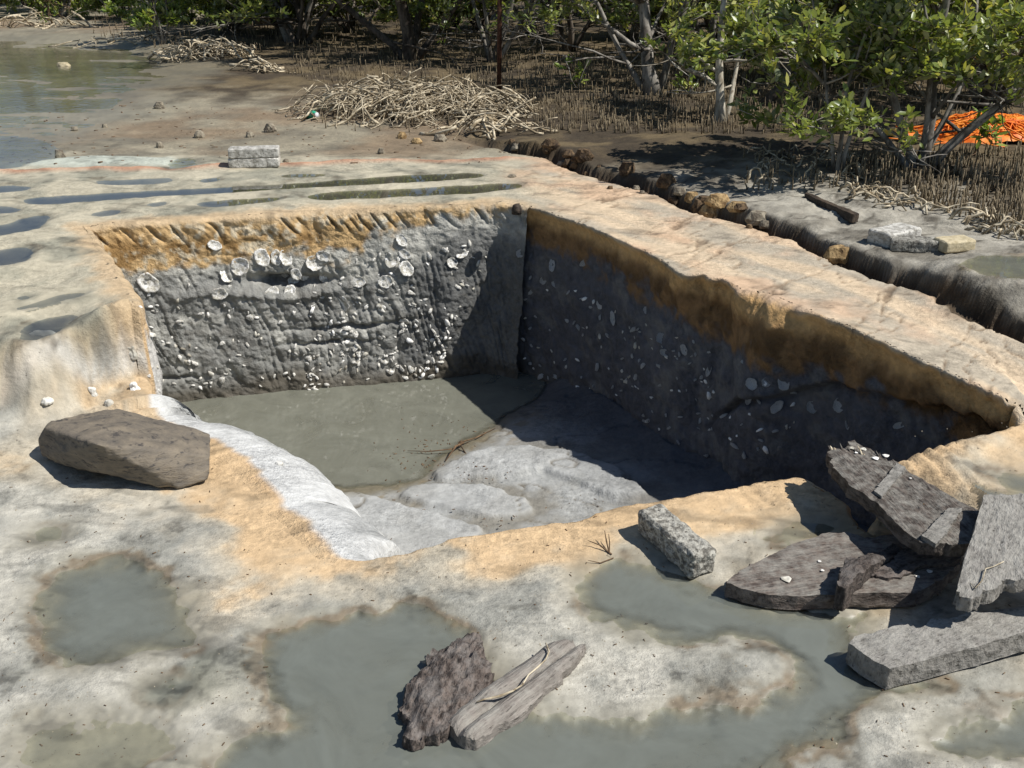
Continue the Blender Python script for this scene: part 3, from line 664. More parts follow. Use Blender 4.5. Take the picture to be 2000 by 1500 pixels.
# ---- pit floor
PWZ = -0.605
WPOLY = smooth_poly(Upoly([(150,760),(330,740),(600,715),(860,690),(1000,670),(1120,655),(1080,760),(1010,800),(960,835),(900,870),(850,900),(835,925),(800,948),(700,958),(640,955),(600,968),(480,960),(250,880)], PWZ), 1)
SLABS = [smooth_poly(Upoly(p, -0.58), 2) for p in (
  [(772,975),(800,957),(870,948),(940,962),(1010,985),(1050,1012),(1040,1036),(960,1036),(880,1012),(800,990)],
  [(835,925),(880,900),(960,885),(1060,890),(1110,925),(1030,945),(930,945),(850,945)],
  [(1040,905),(1090,892),(1180,925),(1240,965),(1280,1000),(1180,1000),(1110,955),(1050,940)],
  [(610,965),(700,965),(770,990),(880,1030),(960,1060),(880,1130),(640,1150),(600,1050)])]
fx, fy = np.meshgrid(np.arange(-2.3, 2.0, 0.011), np.arange(2.25, 5.4, 0.011))
def floor_height(x, y):
    sd = sdist(x, y, WPOLY, 3.0)
    n = fb2(x * 3, y * 3, 4, 601) - 0.5; n2 = fb2(x * 12, y * 12, 4, 602) - 0.5; n3 = fb2(x * 40, y * 40, 2, 603) - 0.5
    z = np.where(sd > 0, PWZ - 0.05 * (1 - np.exp(-sd / 0.15)), PWZ + 0.06 * (1 - np.exp(sd / 0.25)) + 0.03 * np.clip(-sd, 0, 2)) + n * 0.022 + n2 * 0.010 + n3 * 0.006
    sl = np.zeros_like(x)
    for P in SLABS:
        q = sdist(x, y, P, 0.3) + n2 * 0.05; sl = np.maximum(sl, S(-0.006, 0.016, q))
    # shoulders of mud against the walls
    rd = dist_line(x, y, RP[::6], True)
    z = z + 0.05 * np.exp(-rd / 0.09) * S(0.05, -0.1, sd)
    return z + 0.022 * sl - 0.012 * S(0.012, 0.0, np.abs(fb2(x * 2.2 + y, y * 3.0, 4, 605) - 0.5)) * S(0.0, -0.1, sd), sd, sl, n, n2
ff = fx.ravel(); fg = fy.ravel()
inr = sdist(ff, fg, RP[::5], 0.12) > -0.10
fz, fsd, fsl, fn, fn2 = floor_height(ff, fg)
c1 = fb2(ff * 5, fg * 5, 4, 611); c2 = fb2(ff * 20, fg * 20, 4, 612)
fc = mixc(np.tile(alb(164, 164, 160), (len(ff), 1)), alb(134, 130, 120), S(0.4, 0.65, c1))
fc = mixc(fc, alb(178, 178, 174), fsl * 0.75); fc = mixc(fc, alb(132, 116, 88), S(0.55, 0.7, c2) * (1 - fsl) * S(-0.35, -0.05, fsd) * 0.9)
fc = mixc(fc, alb(120, 112, 92), S(-0.16, 0.02, fsd + fn * 0.2)); fck = S(0.016, 0.0, np.abs(fb2(ff * 2.2 + fg, fg * 3.0, 4, 605) - 0.5)); fc = mixc(fc, alb(96, 86, 68), fck * 0.8); fc = mixc(fc, alb(92, 92, 94), S(-0.35, 0.35, ff * 0.83 + fg * 0.55 - 2.48)); fc = fc * (0.88 + 0.24 * c2)[:, None]  # dark grey mix paints the right wall's cast shadow into the floor
fi_ = np.arange(fx.size).reshape(fx.shape)
fq = np.stack([fi_[:-1, :-1], fi_[:-1, 1:], fi_[1:, 1:], fi_[1:, :-1]], -1).reshape(-1, 4)
fq = fq[inr[fq].any(1)]
us_ = np.zeros(fx.size, bool); us_[fq.ravel()] = True; rm = np.cumsum(us_) - 1
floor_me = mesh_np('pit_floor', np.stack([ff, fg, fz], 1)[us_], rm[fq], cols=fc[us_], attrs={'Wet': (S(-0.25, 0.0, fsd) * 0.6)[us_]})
pit_floor = tag(obj('pit_floor', floor_me, M_FLOOR), kind='structure')
wq = fq[(fz[fq] < PWZ).any(1) & (fsd[fq].min(1) > -0.25)]
us_ = np.zeros(fx.size, bool); us_[wq.ravel()] = True; rm = np.cumsum(us_) - 1
pw = mesh_np('pit_water', np.stack([ff, fg, np.full(ff.shape, PWZ)], 1)[us_], rm[wq], attrs={'Depth': np.clip(PWZ - fz, 0, 1)[us_]})
tag(obj('pit_water', pw, M_PITWATER), kind='structure')

# ---- sight lines onto what has been built, to stand things on it
def bvh_of(objs):
    V, Fc, off = [], [], 0
    for o in objs:
        me = o.data; n = len(me.vertices); co = np.empty(n * 3, np.float32); me.vertices.foreach_get('co', co); V.append(co.reshape(-1, 3))
        Fc += [tuple(i + off for i in p.vertices) for p in me.polygons] if off or n < 90000 else []
        off += n
    return BVHTree.FromPolygons(np.concatenate(V).tolist(), Fc)
WALL_BVH = bvh_of([wall_back, wall_right, wall_left, wall_slope, wall_front])
GZ2 = gz.reshape(nr, nc)
def gz_at(x, y):
    """ground height at a point, read from the sheet"""
    y = max(y, ys_[0] + 1e-6); r = min(max(int(np.searchsorted(ys_, y)) - 1, 0), nr - 2); u = x / y; c = min(max(int(np.searchsorted(us, u)) - 1, 0), nc - 2)
    fy = (y - ys_[r]) / (ys_[r + 1] - ys_[r]); fu = min(max((u - us[c]) / (us[c + 1] - us[c]), 0), 1)
    return float((GZ2[r, c] * (1 - fu) + GZ2[r, c + 1] * fu) * (1 - fy) + (GZ2[r + 1, c] * (1 - fu) + GZ2[r + 1, c + 1] * fu) * fy)
def on_ground(px, py, z0=0.0, it=5):
    """first point of the ground sheet on a sight line"""
    z = z0
    for _ in range(it): p = U(px, py, z); z = gz_at(p[0], p[1])
    p = U(px, py, z)
    if abs(gz_at(p[0], p[1]) - z) < 0.006: return Vector(p)
    for zz in np.arange(0.62, -0.1, -0.003):
        p = U(px, py, zz)
        if gz_at(p[0], p[1]) >= zz: return Vector(p)
    return Vector(p)
def on_wall(px, py):
    h, n, i, d = WALL_BVH.ray_cast(Vector((0, 0, CAMZ)), ray(px, py))
    return h, n

# ================================================================ THINGS
rnd = random.Random(7)
nrs = np.random.RandomState(11)

def simple_mat(name, c1, c2, scale, rough=0.85, bump_s=0.4, stretch=(1, 1, 1), spec=0.3, coords='Object', dark=None, detail=4, dust=None, dust_amt=0.0, lo=0.41, hi=0.59):
    """two tones in noise, optional dark cracks, optional dried mud that has settled on what faces up"""
    m, nt, b = new_mat(name)
    tc = N(nt, 'ShaderNodeTexCoord'); mp = N(nt, 'ShaderNodeMapping'); mp.inputs['Scale'].default_value = stretch
    nt.links.new(tc.outputs[coords], mp.inputs[0])
    oi = N(nt, 'ShaderNodeObjectInfo')
    va = N(nt, 'ShaderNodeVectorMath', operation='ADD'); nt.links.new(mp.outputs[0], va.inputs[0])
    cc = N(nt, 'ShaderNodeCombineXYZ'); r10 = math_node(nt, 'MULTIPLY', oi.outputs['Random'], 37.0)
    for i in range(3): nt.links.new(r10, cc.inputs[i])
    nt.links.new(cc.outputs[0], va.inputs[1])
    n1 = noise_node(nt, scale, detail, 0.68, va.outputs[0])
    f = n1.outputs[0]
    c = mixcol(nt, 'MIX', maprange(nt, f, lo, hi, 0, 1), c1, c2)
    if dark is not None:
        n3 = noise_node(nt, scale * 2.1, 3, 0.7, va.outputs[0]); c = mixcol(nt, 'MIX', maprange(nt, n3.outputs[0], 0.56, 0.66, 0, 0.9), c, dark)
    if dust is not None:
        g = N(nt, 'ShaderNodeNewGeometry'); sx = N(nt, 'ShaderNodeSeparateXYZ'); nt.links.new(g.outputs['Normal'], sx.inputs[0])
        n4 = noise_node(nt, 22, 5, 0.75, tc.outputs['Object'])
        k = math_node(nt, 'MULTIPLY', maprange(nt, sx.outputs['Z'], 0.45, 0.9, 0.25, 1.0), maprange(nt, n4.outputs[0], 0.50 - dust_amt * 0.25, 0.80 - dust_amt * 0.25, 0.0, 0.85))
        c = mixcol(nt, 'MIX', k, c, dust)
    j = maprange(nt, oi.outputs['Random'], 0, 1, 0.86, 1.14); c = mulgray(nt, c, j)
    nt.links.new(c, b.inputs['Base Color']); b.inputs['Roughness'].default_value = rough; b.inputs['Specular IOR Level'].default_value = spec
    if bump_s > 0: bump(nt, b, f, bump_s, 0.01)
    return m
MUD = alb(152, 148, 138)
M_WOOD = simple_mat('weathered_timber', alb(58, 51, 45), alb(96, 87, 79), 16, 0.85, 1.0, (1.0, 5, 3), dark=alb(34, 30, 28), dust=MUD, dust_amt=0.3)
M_WOODMUD = simple_mat('mud_caked_timber', alb(106, 102, 95), alb(150, 145, 137), 34, 0.9, 1.0, (1, 2.0, 1), dark=alb(60, 56, 50), dust=alb(166, 162, 152), dust_amt=0.5, lo=0.35, hi=0.65)
M_WOODRED = simple_mat('brown_timber', alb(78, 67, 60), alb(118, 106, 96), 15, 0.8, 1.0, (0.8, 6, 3), dark=alb(44, 38, 35), dust=MUD, dust_amt=0.45)
M_BARK = simple_mat('rotten_bark', alb(50, 42, 37), alb(104, 93, 85), 30, 0.85, 1.0, (1, 2.5, 1), dark=alb(24, 21, 20), dust=alb(132, 126, 120), dust_amt=0.3)
M_LOG = simple_mat('split_log_wood', alb(100, 93, 86), alb(142, 134, 125), 14, 0.85, 0.8, (0.7, 8, 4), dark=alb(66, 60, 54), dust=MUD, dust_amt=0.4, lo=0.35, hi=0.65)
M_DARKWOOD = simple_mat('dark_wet_timber', alb(48, 40, 34), alb(82, 70, 58), 14, 0.7, 0.7, (1, 4, 2))
M_CONC = simple_mat('concrete', alb(156, 152, 142), alb(206, 202, 192), 34, 0.9, 0.7, dark=alb(112, 106, 96))
M_CONCR = simple_mat('rough_concrete', alb(98, 94, 86), alb(176, 172, 160), 52, 0.95, 1.0, dark=alb(58, 54, 48), dust=MUD, dust_amt=0.2)
M_SANDBRICK = simple_mat('sand_brick', alb(172, 158, 126), alb(198, 184, 152), 30, 0.9, 0.5)
M_STONE = simple_mat('dark_stone', alb(98, 92, 84), alb(140, 128, 110), 12, 0.75, 0.9, (1, 1, 2.8), dark=alb(74, 70, 67), lo=0.3, hi=0.7)
M_ROCK = simple_mat('ochre_rock', alb(128, 104, 70), alb(184, 156, 112), 22, 0.9, 0.8, dark=alb(92, 70, 46))
M_CLOD = simple_mat('peat_clod', alb(62, 50, 38), alb(110, 90, 66), 24, 0.95, 0.8, dark=alb(40, 32, 26))
M_PEB = simple_mat('pebble_grey', alb(110, 100, 86), alb(158, 148, 128), 30, 0.85, 0.5)
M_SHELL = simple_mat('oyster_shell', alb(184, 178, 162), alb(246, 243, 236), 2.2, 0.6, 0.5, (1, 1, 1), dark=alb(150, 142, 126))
M_SHELLG = simple_mat('shaded_shell', alb(140, 140, 138), alb(212, 210, 204), 22, 0.7, 0.6, dark=alb(112, 108, 98))  # greyer shell tones for the shaded wall, shade put into the colour
M_ROOT = simple_mat('dead_root', alb(140, 124, 98), alb(212, 198, 170), 14, 0.85, 0.4, (1, 1, 1), dark=alb(104, 88, 64))
M_TWIG = simple_mat('twig', alb(84, 66, 48), alb(120, 96, 72), 30, 0.85, 0.3)
M_GREEN = simple_mat('green_plastic', (0.01, 0.22, 0.12), (0.03, 0.34, 0.20), 20, 0.3, 0.05, spec=0.5)
M_CAP = simple_mat('white_plastic', (0.7, 0.72, 0.72), (0.8, 0.8, 0.8), 20, 0.4, 0.0)
M_NET = simple_mat('orange_plastic_mesh', (0.85, 0.17, 0.015), (0.95, 0.33, 0.04), 9, 0.5, 0.1)
M_YEL = simple_mat('yellow_plastic', (0.80, 0.55, 0.06), (0.85, 0.72, 0.25), 14, 0.45, 0.2)
M_RUST = simple_mat('rusty_steel', alb(70, 46, 34), alb(104, 70, 52), 30, 0.8, 0.4)

def slab(name, outline, top, thick, mat, cell=0.012, ragged=0.0, relief=0.004, angle=0.0, parent=None, prof=None, side_noise=0.006, seed=0, ragged_mask=None, grain=6.0, bottom=None):
    """a board or slab: outline in world xy, top(x,y) world height, real thickness, uneven top, ragged edges; local x runs along the grain"""
    O = np.array(outline, float); c0 = O.mean(0); ca, sa = math.cos(-angle), math.sin(-angle)
    L = (O - c0) @ np.array([[ca, sa], [-sa, ca]])
    # resample outline
    Q = []
    for i in range(len(L)):
        a, b = L[i], L[(i + 1) % len(L)]; k = max(1, int(np.linalg.norm(b - a) / (cell * 0.8)))
        for j in range(k): Q.append(a + (b - a) * j / k)
    Q = np.array(Q)
    T = np.roll(Q, -1, 0) - np.roll(Q, 1, 0); T /= np.linalg.norm(T, axis=1)[:, None] + 1e-9; Nn = np.stack([T[:, 1], -T[:, 0]], 1)
    rg = (fb2(Q[:, 0] * 22 + seed, Q[:, 1] * 22, 4, seed + 3, 0.65) - 0.5) * 2
    rm = ragged if ragged_mask is None else ragged * ragged_mask(Q)
    Q = Q + Nn * (rg * (rm + 0.002))[:, None]
    lo, hi = Q.min(0) - cell, Q.max(0) + cell
    X, Y = np.meshgrid(np.arange(lo[0], hi[0], cell), np.arange(lo[1], hi[1], cell)); sh = X.shape
    x, y = X.ravel().copy(), Y.ravel().copy()
    d, qx, qy = dist_line(x, y, Q, True, True); sn = d < cell * 0.6; x[sn] = qx[sn]; y[sn] = qy[sn]
    I = np.arange(x.size).reshape(sh); q = np.stack([I[:-1, :-1], I[:-1, 1:], I[1:, 1:], I[1:, :-1]], -1).reshape(-1, 4)
    q = q[inside_poly(x[q].mean(1), y[q].mean(1), Q)]
    us_ = np.zeros(x.size, bool); us_[q.ravel()] = True; rmp = np.cumsum(us_) - 1; q = rmp[q]; x, y, d = x[us_], y[us_], d[us_]
    cb, sb = math.cos(angle), math.sin(angle)
    wx = c0[0] + x * cb - y * sb; wy = c0[1] + x * sb + y * cb
    zt = np.array([top(a, b) for a, b in zip(wx, wy)])
    rel = (fb2(x * 9 + seed, y * 9 * grain * 0.5, 4, seed + 7) - 0.5) * 2 * relief + (fb2(x * 40 + seed, y * 60, 3, seed + 9) - 0.5) * 2 * relief * 0.6
    if prof is not None: rel = rel + prof(x, y, d)
    edge_drop = 0.35 * relief * np.exp(-d / 0.006)
    z1 = zt + rel - edge_drop; n = len(x)
    E = {}
    for f in q:
        for i in range(4):
            a, b = int(f[i]), int(f[(i + 1) % 4]); E[(a, b)] = 1
    bd = [(a, b) for (a, b) in E if (b, a) not in E]
    z0w = c0[0] * 0 + float(np.mean(zt))
    V = [np.stack([x, y, z1 - z0w], 1)]; quads_ = [q]; off = n
    bv = sorted({v for e in bd for v in e}); bmap = {v: i for i, v in enumerate(bv)}; bva = np.array(bv)
    levels = 5; prev = None
    zb = zt - thick if bottom is None else np.full(n, bottom)
    for k in range(levels + 1):
        t = k / levels
        nx = (fb3(x[bva] * 30 + seed, y[bva] * 30, t * 4, 3, seed + 13) - 0.5) * 2 * side_noise * (1 if 0 < k else 0)
        cen = np.array([0.0, 0.0]); dirv = np.stack([x[bva], y[bva]], 1); dirv /= np.linalg.norm(dirv, axis=1)[:, None] + 1e-9
        zz = z1[bva] * (1 - t) + zb[bva] * t
        V.append(np.stack([x[bva] + dirv[:, 0] * nx, y[bva] + dirv[:, 1] * nx, zz - z0w], 1))
        cur = off; off += len(bva)
        if prev is not None: quads_.append(np.array([(prev + bmap[b], prev + bmap[a], cur + bmap[a], cur + bmap[b]) for a, b in bd]))
        prev = cur
    V.append(np.stack([x, y, zb - z0w], 1)); quads_.append(q[:, ::-1] + off)
    me = mesh_np(name, np.concatenate(V), np.concatenate(quads_))
    o = obj(name, me, mat, parent); o.location = (c0[0], c0[1], z0w); o.rotation_euler = (0, 0, angle)
    return o
def PX(pts, z): return [tuple(U(x, y, z)[:2]) for x, y in pts]
def PXp(pts, top):
    out = []
    for x, y in pts:
        z = 0.1
        for _ in range(8): p = U(x, y, z); z = top(p[0], p[1])
        out.append(tuple(U(x, y, z)[:2]))
    return out
def plane3(p1, p2, p3):
    a, b, c = (np.array(p, float) for p in (p1, p2, p3)); n = np.cross(b - a, c - a)
    return lambda x, y: a[2] - (n[0] * (x - a[0]) + n[1] * (y - a[1])) / n[2]

def rock_mesh(name, pts, cuts=3, amp=0.01, freq=14, seed=0, relax=2, flat=False):
    bm = bmesh.new()
    for p in pts: bm.verts.new(p)
    bmesh.ops.convex_hull(bm, input=bm.verts[:]); 
    for v in [v for v in bm.verts if not v.link_faces]: bm.verts.remove(v)
    bmesh.ops.triangulate(bm, faces=bm.faces[:])
    for k in range(cuts):
        L = max(e.calc_length() for e in bm.edges)
        bmesh.ops.subdivide_edges(bm, edges=[e for e in bm.edges if e.calc_length() > L * 0.42], cuts=1, use_grid_fill=True)
        bmesh.ops.triangulate(bm, faces=bm.faces[:])
    for _ in range(relax): bmesh.ops.smooth_vert(bm, verts=bm.verts[:], factor=0.4, use_axis_x=True, use_axis_y=True, use_axis_z=True)
    bm.normal_update(); co = np.array([v.co[:] for v in bm.verts]); no = np.array([v.normal[:] for v in bm.verts])
    d = (fb3(co[:, 0] * freq, co[:, 1] * freq, co[:, 2] * freq, 4, seed, 0.6) - 0.5) * 2 * amp
    for v, dd, n in zip(bm.verts, d, no): v.co += Vector(n) * float(dd)
    me = bpy.data.meshes.new(name); bm.to_mesh(me); bm.free()
    me.polygons.foreach_set('use_smooth', np.full(len(me.polygons), not flat)); me.update()
    return me
def local(pts, base): return [tuple(Vector(p) - Vector(base)) for p in pts]
def block_pts(l, w, h, ch=0.006):
    return [(sx * (l / 2 - (ch if k != 0 else 0)), sy * (w / 2 - (ch if k != 1 else 0)), h / 2 + sz * (h / 2 - (ch if k != 2 else 0))) for sx in (-1, 1) for sy in (-1, 1) for sz in (-1, 1) for k in range(3)]
def block(name, px, py, l, w, h, rotz, mat, label, cat, seed, amp=0.003, z=None, tilt=(0, 0), freq=30, cuts=4, relax=1, parent=None):
    p = on_ground(px, py, 0.2) if z is None else Vector(U(px, py, z))
    o = obj(name, rock_mesh(name, block_pts(l, w, h), cuts, amp, freq, seed, relax), mat, parent); o.location = p + Vector((0, 0, -0.004)); o.rotation_euler = (tilt[0], tilt[1], rotz)
    if label: tag(o, label, cat)
    return o

def tube_arrays(pts, rad, sides=5, cap=True):
    pts = [Vector(p) for p in pts]; n = len(pts); V = []; Fq = []; Ft = []
    up = Vector((0.13, 0.31, 0.94))
    for i, p in enumerate(pts):
        t = (pts[min(i + 1, n - 1)] - pts[max(i - 1, 0)])
        t = t.normalized() if t.length > 1e-9 else Vector((0, 0, 1))
        a = t.cross(up); a = a.normalized() if a.length > 1e-4 else t.orthogonal().normalized(); b = t.cross(a)
        for k in range(sides):
            f = 2 * math.pi * k / sides; V.append(p + (a * math.cos(f) + b * math.sin(f)) * rad[i])
    for i in range(n - 1):
        for k in range(sides):
            k2 = (k + 1) % sides; Fq.append((i * sides + k, i * sides + k2, (i + 1) * sides + k2, (i + 1) * sides + k))
    if cap:
        e = len(V); V.append(pts[-1]); V.append(pts[0])
        for k in range(sides):
            k2 = (k + 1) % sides; Ft.append(((n - 1) * sides + k, (n - 1) * sides + k2, e)); Ft.append((k2, k, e + 1))
    return np.array([v[:] for v in V]), np.array(Fq), np.array(Ft)
class Acc:
    def __init__(s): s.V = []; s.Q = []; s.T = []; s.n = 0
    def add(s, V, Q=None, T=None):
        s.V.append(np.asarray(V, float))
        if Q is not None and len(Q): s.Q.append(np.asarray(Q) + s.n)
        if T is not None and len(T): s.T.append(np.asarray(T) + s.n)
        s.n += len(V)
    def tube(s, pts, rad, sides=5): s.add(*tube_arrays(pts, rad, sides))
    def mesh(s, name, smooth=True):
        return mesh_np(name, np.concatenate(s.V), np.concatenate(s.Q) if s.Q else None, np.concatenate(s.T) if s.T else None, smooth=smooth)

# ---- the long dark stone left of the pit
BP = [(88,836,.13),(100,822,.135),(165,808,.12),(240,816,.14),(395,872,.09),(413,890,.075),(405,938,.012),(352,954,.004),(285,945,.02),(190,868,.185),(193,921,.06),(110,905,.035),(80,892,.035),(76,860,.08)]
bpts = [tuple(U(*p)) for p in BP] + [(-1.56, 3.12, 0.02), (-1.05, 2.98, 0.01), (-1.32, 3.08, 0.0), (-1.38, 3.13, 0.10), (-1.02, 3.0, 0.07), (-1.2, 2.86, -0.01)]
bb = (-1.25, 2.92, 0.0)
o = obj('stone', rock_mesh('stone', local(bpts, bb), 5, 0.012, 13, 4, 2), M_STONE); o.location = bb
tag(o, 'long dark brown stone lying beside the left corner of the pit', 'stone')

# ---- loose concrete brick at the front rim
rb = Vector((U(1330, 1085, 0)))
o = obj('brick', rock_mesh('brick', block_pts(0.265, 0.085, 0.082, 0.01), 5, 0.009, 34, 9, 1), M_CONCR); o.location = (0.463, 2.39, 0.003)
o.rotation_euler = (0.0, 0.02, math.atan2(U(1390, 1140)[1] - U(1235, 1010)[1], U(1390, 1140)[0] - U(1235, 1010)[0]))
tag(o, 'rough grey concrete brick lying on the front rim of the pit', 'brick')

# ---- pavers behind the furrows, blocks on the right bank
pb = on_ground(496, 326, .33)
for k in range(2):
    o = obj('paver', rock_mesh('paver', block_pts(0.295, 0.10, 0.056, 0.004), 4, 0.003, 30, 20 + k, 1), M_CONC)
    o.location = pb + Vector((0.004 * k, 0.03, 0.0575 * k - 0.002)); o.rotation_euler = (0, 0, 0.10 + 0.03 * k)
    tag(o, ('grey concrete paver on the mud behind the furrows, lower of the two stacked', 'grey concrete paver lying on top of the other one behind the furrows')[k], 'paver', 'stacked pavers')
block('concrete_block', 1745, 472, 0.21, 0.12, 0.065, 0.55, M_CONC, 'pale grey concrete block at the back of the three on the right bank', 'block', 31)
block('concrete_block', 1783, 488, 0.20, 0.08, 0.055, -0.16, M_CONCR, 'chipped grey concrete block in front of the other two on the right bank', 'block', 32, 0.006)
block('concrete_block', 1862, 486, 0.15, 0.09, 0.05, 0.28, M_SANDBRICK, 'sandy yellow block at the right end of the three on the bank', 'block', 33)

# ---- timbers at the front right
def barnacles(parent, spots, top):
    for k, (px, py, r, z) in enumerate(spots):
        p = U(px, py, z); zt = top(p[0], p[1]); p = U(px, py, zt)
        A = Acc(); R = [(1.0, 0.0), (0.75, 0.45), (0.5, 0.5), (0.35, 0.15)]
        V = []; S_ = 8
        for (rr, hh) in R:
            for i in range(S_):
                f = 2 * math.pi * i / S_; w = 1 + 0.2 * math.sin(3 * f + k); V.append((rr * r * w * math.cos(f), rr * r * w * math.sin(f), hh * r * 0.32))
        Q = [(a * S_ + i, a * S_ + (i + 1) % S_, (a + 1) * S_ + (i + 1) % S_, (a + 1) * S_ + i) for a in range(3) for i in range(S_)]
        A.add(V, Q, [(3 * S_, 3 * S_ + i, 3 * S_ + i + 1) for i in range(1, S_ - 1)])
        r *= 1.0
        b = obj('barnacle', A.mesh('barnacle'), M_SHELL, parent)
        b.matrix_parent_inverse = Matrix.Identity(4)
        loc = parent.matrix_basis.inverted() @ Vector((p[0], p[1], zt + 0.004)); b.location = loc
def set_child(o, parent):
    """keep a part where it stands in the world"""
    M = Matrix.LocRotScale(o.location, o.rotation_euler, o.scale); P = Matrix.LocRotScale(parent.location, parent.rotation_euler, parent.scale)
    o.parent = parent; o.matrix_basis = P.inverted() @ M

# curved board lying on the rock
t4 = plane3(U(1430, 1130, .045), U(1870, 1080, .068), U(1620, 1045, .060))
board = slab('curved_board', PXp([(1418,1136),(1452,1150),(1500,1160),(1560,1164),(1650,1160),(1720,1158),(1790,1158),(1840,1130),(1878,1095),(1882,1066),(1820,1060),(1762,1062),(1756,1044),(1700,1046),(1640,1040),(1590,1048),(1545,1062),(1490,1092),(1445,1114)], t4),
   t4, 0.045, M_WOODRED, 0.009, 0.016, 0.004, math.atan2(U(1800, 1100)[1] - U(1450, 1135)[1], U(1800, 1100)[0] - U(1450, 1135)[0]), seed=41, ragged_mask=lambda Q: S(0.05, 0.2, Q[:, 1] + Q[:, 0] * 0.6))
tag(board, 'curved brown board with a splintered rib lying flat beside the brick', 'board')
rib = slab('splintered_rib', PX([(1636,1152),(1650,1156),(1690,1122),(1740,1085),(1768,1066),(1760,1052),(1730,1062),(1690,1085),(1655,1100),(1638,1120)], .085), lambda x, y: t4(x, y) + 0.035, 0.06, M_BARK, 0.006, 0.012, 0.014,
   math.atan2(U(1765, 1060)[1] - U(1640, 1150)[1], U(1765, 1060)[0] - U(1640, 1150)[0]), seed=47, prof=lambda x, y, d: 0.02 * S(0.02, -0.12, x) - 0.03 * S(0.0, 0.12, x))
set_child(rib, board)
flake = slab('split_layer', PX([(1700,1118),(1770,1078),(1800,1066),(1880,1068),(1880,1088),(1850,1100),(1790,1112),(1740,1130)], .07), lambda x, y: t4(x, y) + 0.012, 0.015, M_BARK, 0.008, 0.02, 0.006, 0.3, seed=49)
set_child(flake, board)
barnacles(board, [(1536,1133,.014,.06),(1762,1118,.011,.07),(1815,1118,.008,.07),(1600,1098,.005,.06),(1606,1116,.005,.06),(1850,1092,.010,.07),(1792,1128,.006,.07)], t4)

# plank with battens, tipped over the notch
t5 = plane3(U(1615, 872, .165), U(1752, 903, .175), U(1800, 1058, .165))
a5 = math.atan2(U(1850, 1030, .2)[1] - U(1680, 888, .19)[1], U(1850, 1030, .2)[0] - U(1680, 888, .19)[0])
plank5 = slab('battened_plank', PXp([(1612,868),(1640,880),(1665,862),(1700,880),(1752,903),(1800,935),(1860,968),(1922,1003),(1910,1030),(1900,1060),(1860,1062),(1800,1058),(1760,1030),(1722,990),(1690,965),(1660,948),(1630,910)], t5), t5, 0.040, M_WOOD, 0.009, 0.02, 0.005, a5, seed=53, ragged_mask=lambda Q: S(-0.05, -0.2, Q[:, 0]) + 0.25)
tag(plank5, 'dark barnacled plank with two wooden battens jutting over the pit', 'plank')
for k, (pts, w) in enumerate((([(1752,905),(1768,912),(1735,955),(1722,970),(1707,958)], 0), ([(1852,992),(1880,992),(1842,1048),(1828,1062),(1800,1046)], 1))):
    b = slab('batten', PXp(pts, lambda x, y: t5(x, y) + 0.010), lambda x, y: t5(x, y) + 0.010, 0.013, M_SANDBRICK if False else M_WOODMUD, 0.006, 0.002, 0.001, a5 + math.pi / 2, seed=57 + k, side_noise=0.001); set_child(b, plank5)
barnacles(plank5, [(1664,877,.009,.19),(1686,879,.010,.19),(1710,897,.010,.19),(1730,892,.010,.19),(1778,936,.004,.2),(1672,886,.005,.19)], t5)
rs_ = random.Random(58)
for k in range(16):
    f = rs_.random(); p0 = Vector(U(1615 + 118 * f, 872 + 24 * f, .168)); A = Acc(); d = Vector((-0.25 + 0.3 * rs_.random(), 0.75, 0.15 + 0.5 * rs_.random())); L = rs_.uniform(0.012, 0.05)
    A.tube([(0, 0, 0), d * L * 0.5 + Vector((0, 0, .002)), d * L], [.0045, .0035, .001], 4); q = obj('splinter', A.mesh('splinter'), M_ROOT if k % 4 == 0 else M_WOOD); q.location = p0 - Vector((0, 0.012, 0.006)); set_child(q, plank5)

# grey board leaning at the frame's right
t6 = plane3(U(1870, 1165, .175), U(1925, 965, .235), U(2100, 1150, .20))
board6 = slab('grey_board', PXp([(1922,966),(2160,962),(2200,1120),(2120,1132),(2060,1140),(2010,1128),(1985,1132),(1965,1128),(1945,1150),(1925,1158),(1900,1170),(1870,1166),(1874,1130),(1884,1090),(1902,1040),(1912,1000)], t6), t6, 0.04, M_WOODMUD, 0.009, 0.022, 0.004,
   math.atan2(U(1870, 1165)[1] - U(1922, 966)[1], U(1870, 1165)[0] - U(1922, 966)[0]), seed=61, ragged_mask=lambda Q: S(0.10, 0.2, Q[:, 0]) + 0.05)
tag(board6, 'grey mud-caked board with a ragged end propped on the plank', 'board')
def strand(name, pix, z, r, mat, lift=0.0, sides=5):
    pts = [Vector(U(px, py, zz)) + Vector((0, 0, lift)) for (px, py), zz in zip(pix, z)]
    base = pts[0].copy(); rr = [r * (0.75 + 0.5 * rnd.random()) for _ in pts]; rr[-1] *= 0.5
    A = Acc(); A.tube([p - base for p in pts], rr, sides); o = obj(name, A.mesh(name), mat); o.location = base; return o
st = strand('thread_root', [(1960,1098),(1940,1108),(1925,1112),(1918,1135),(1905,1150),(1895,1140)], [.205, .2, .198, .19, .185, .182], .0016, M_ROOT, 0.002)
tag(st, 'thin pale root thread curling across the grey ragged board', 'root')

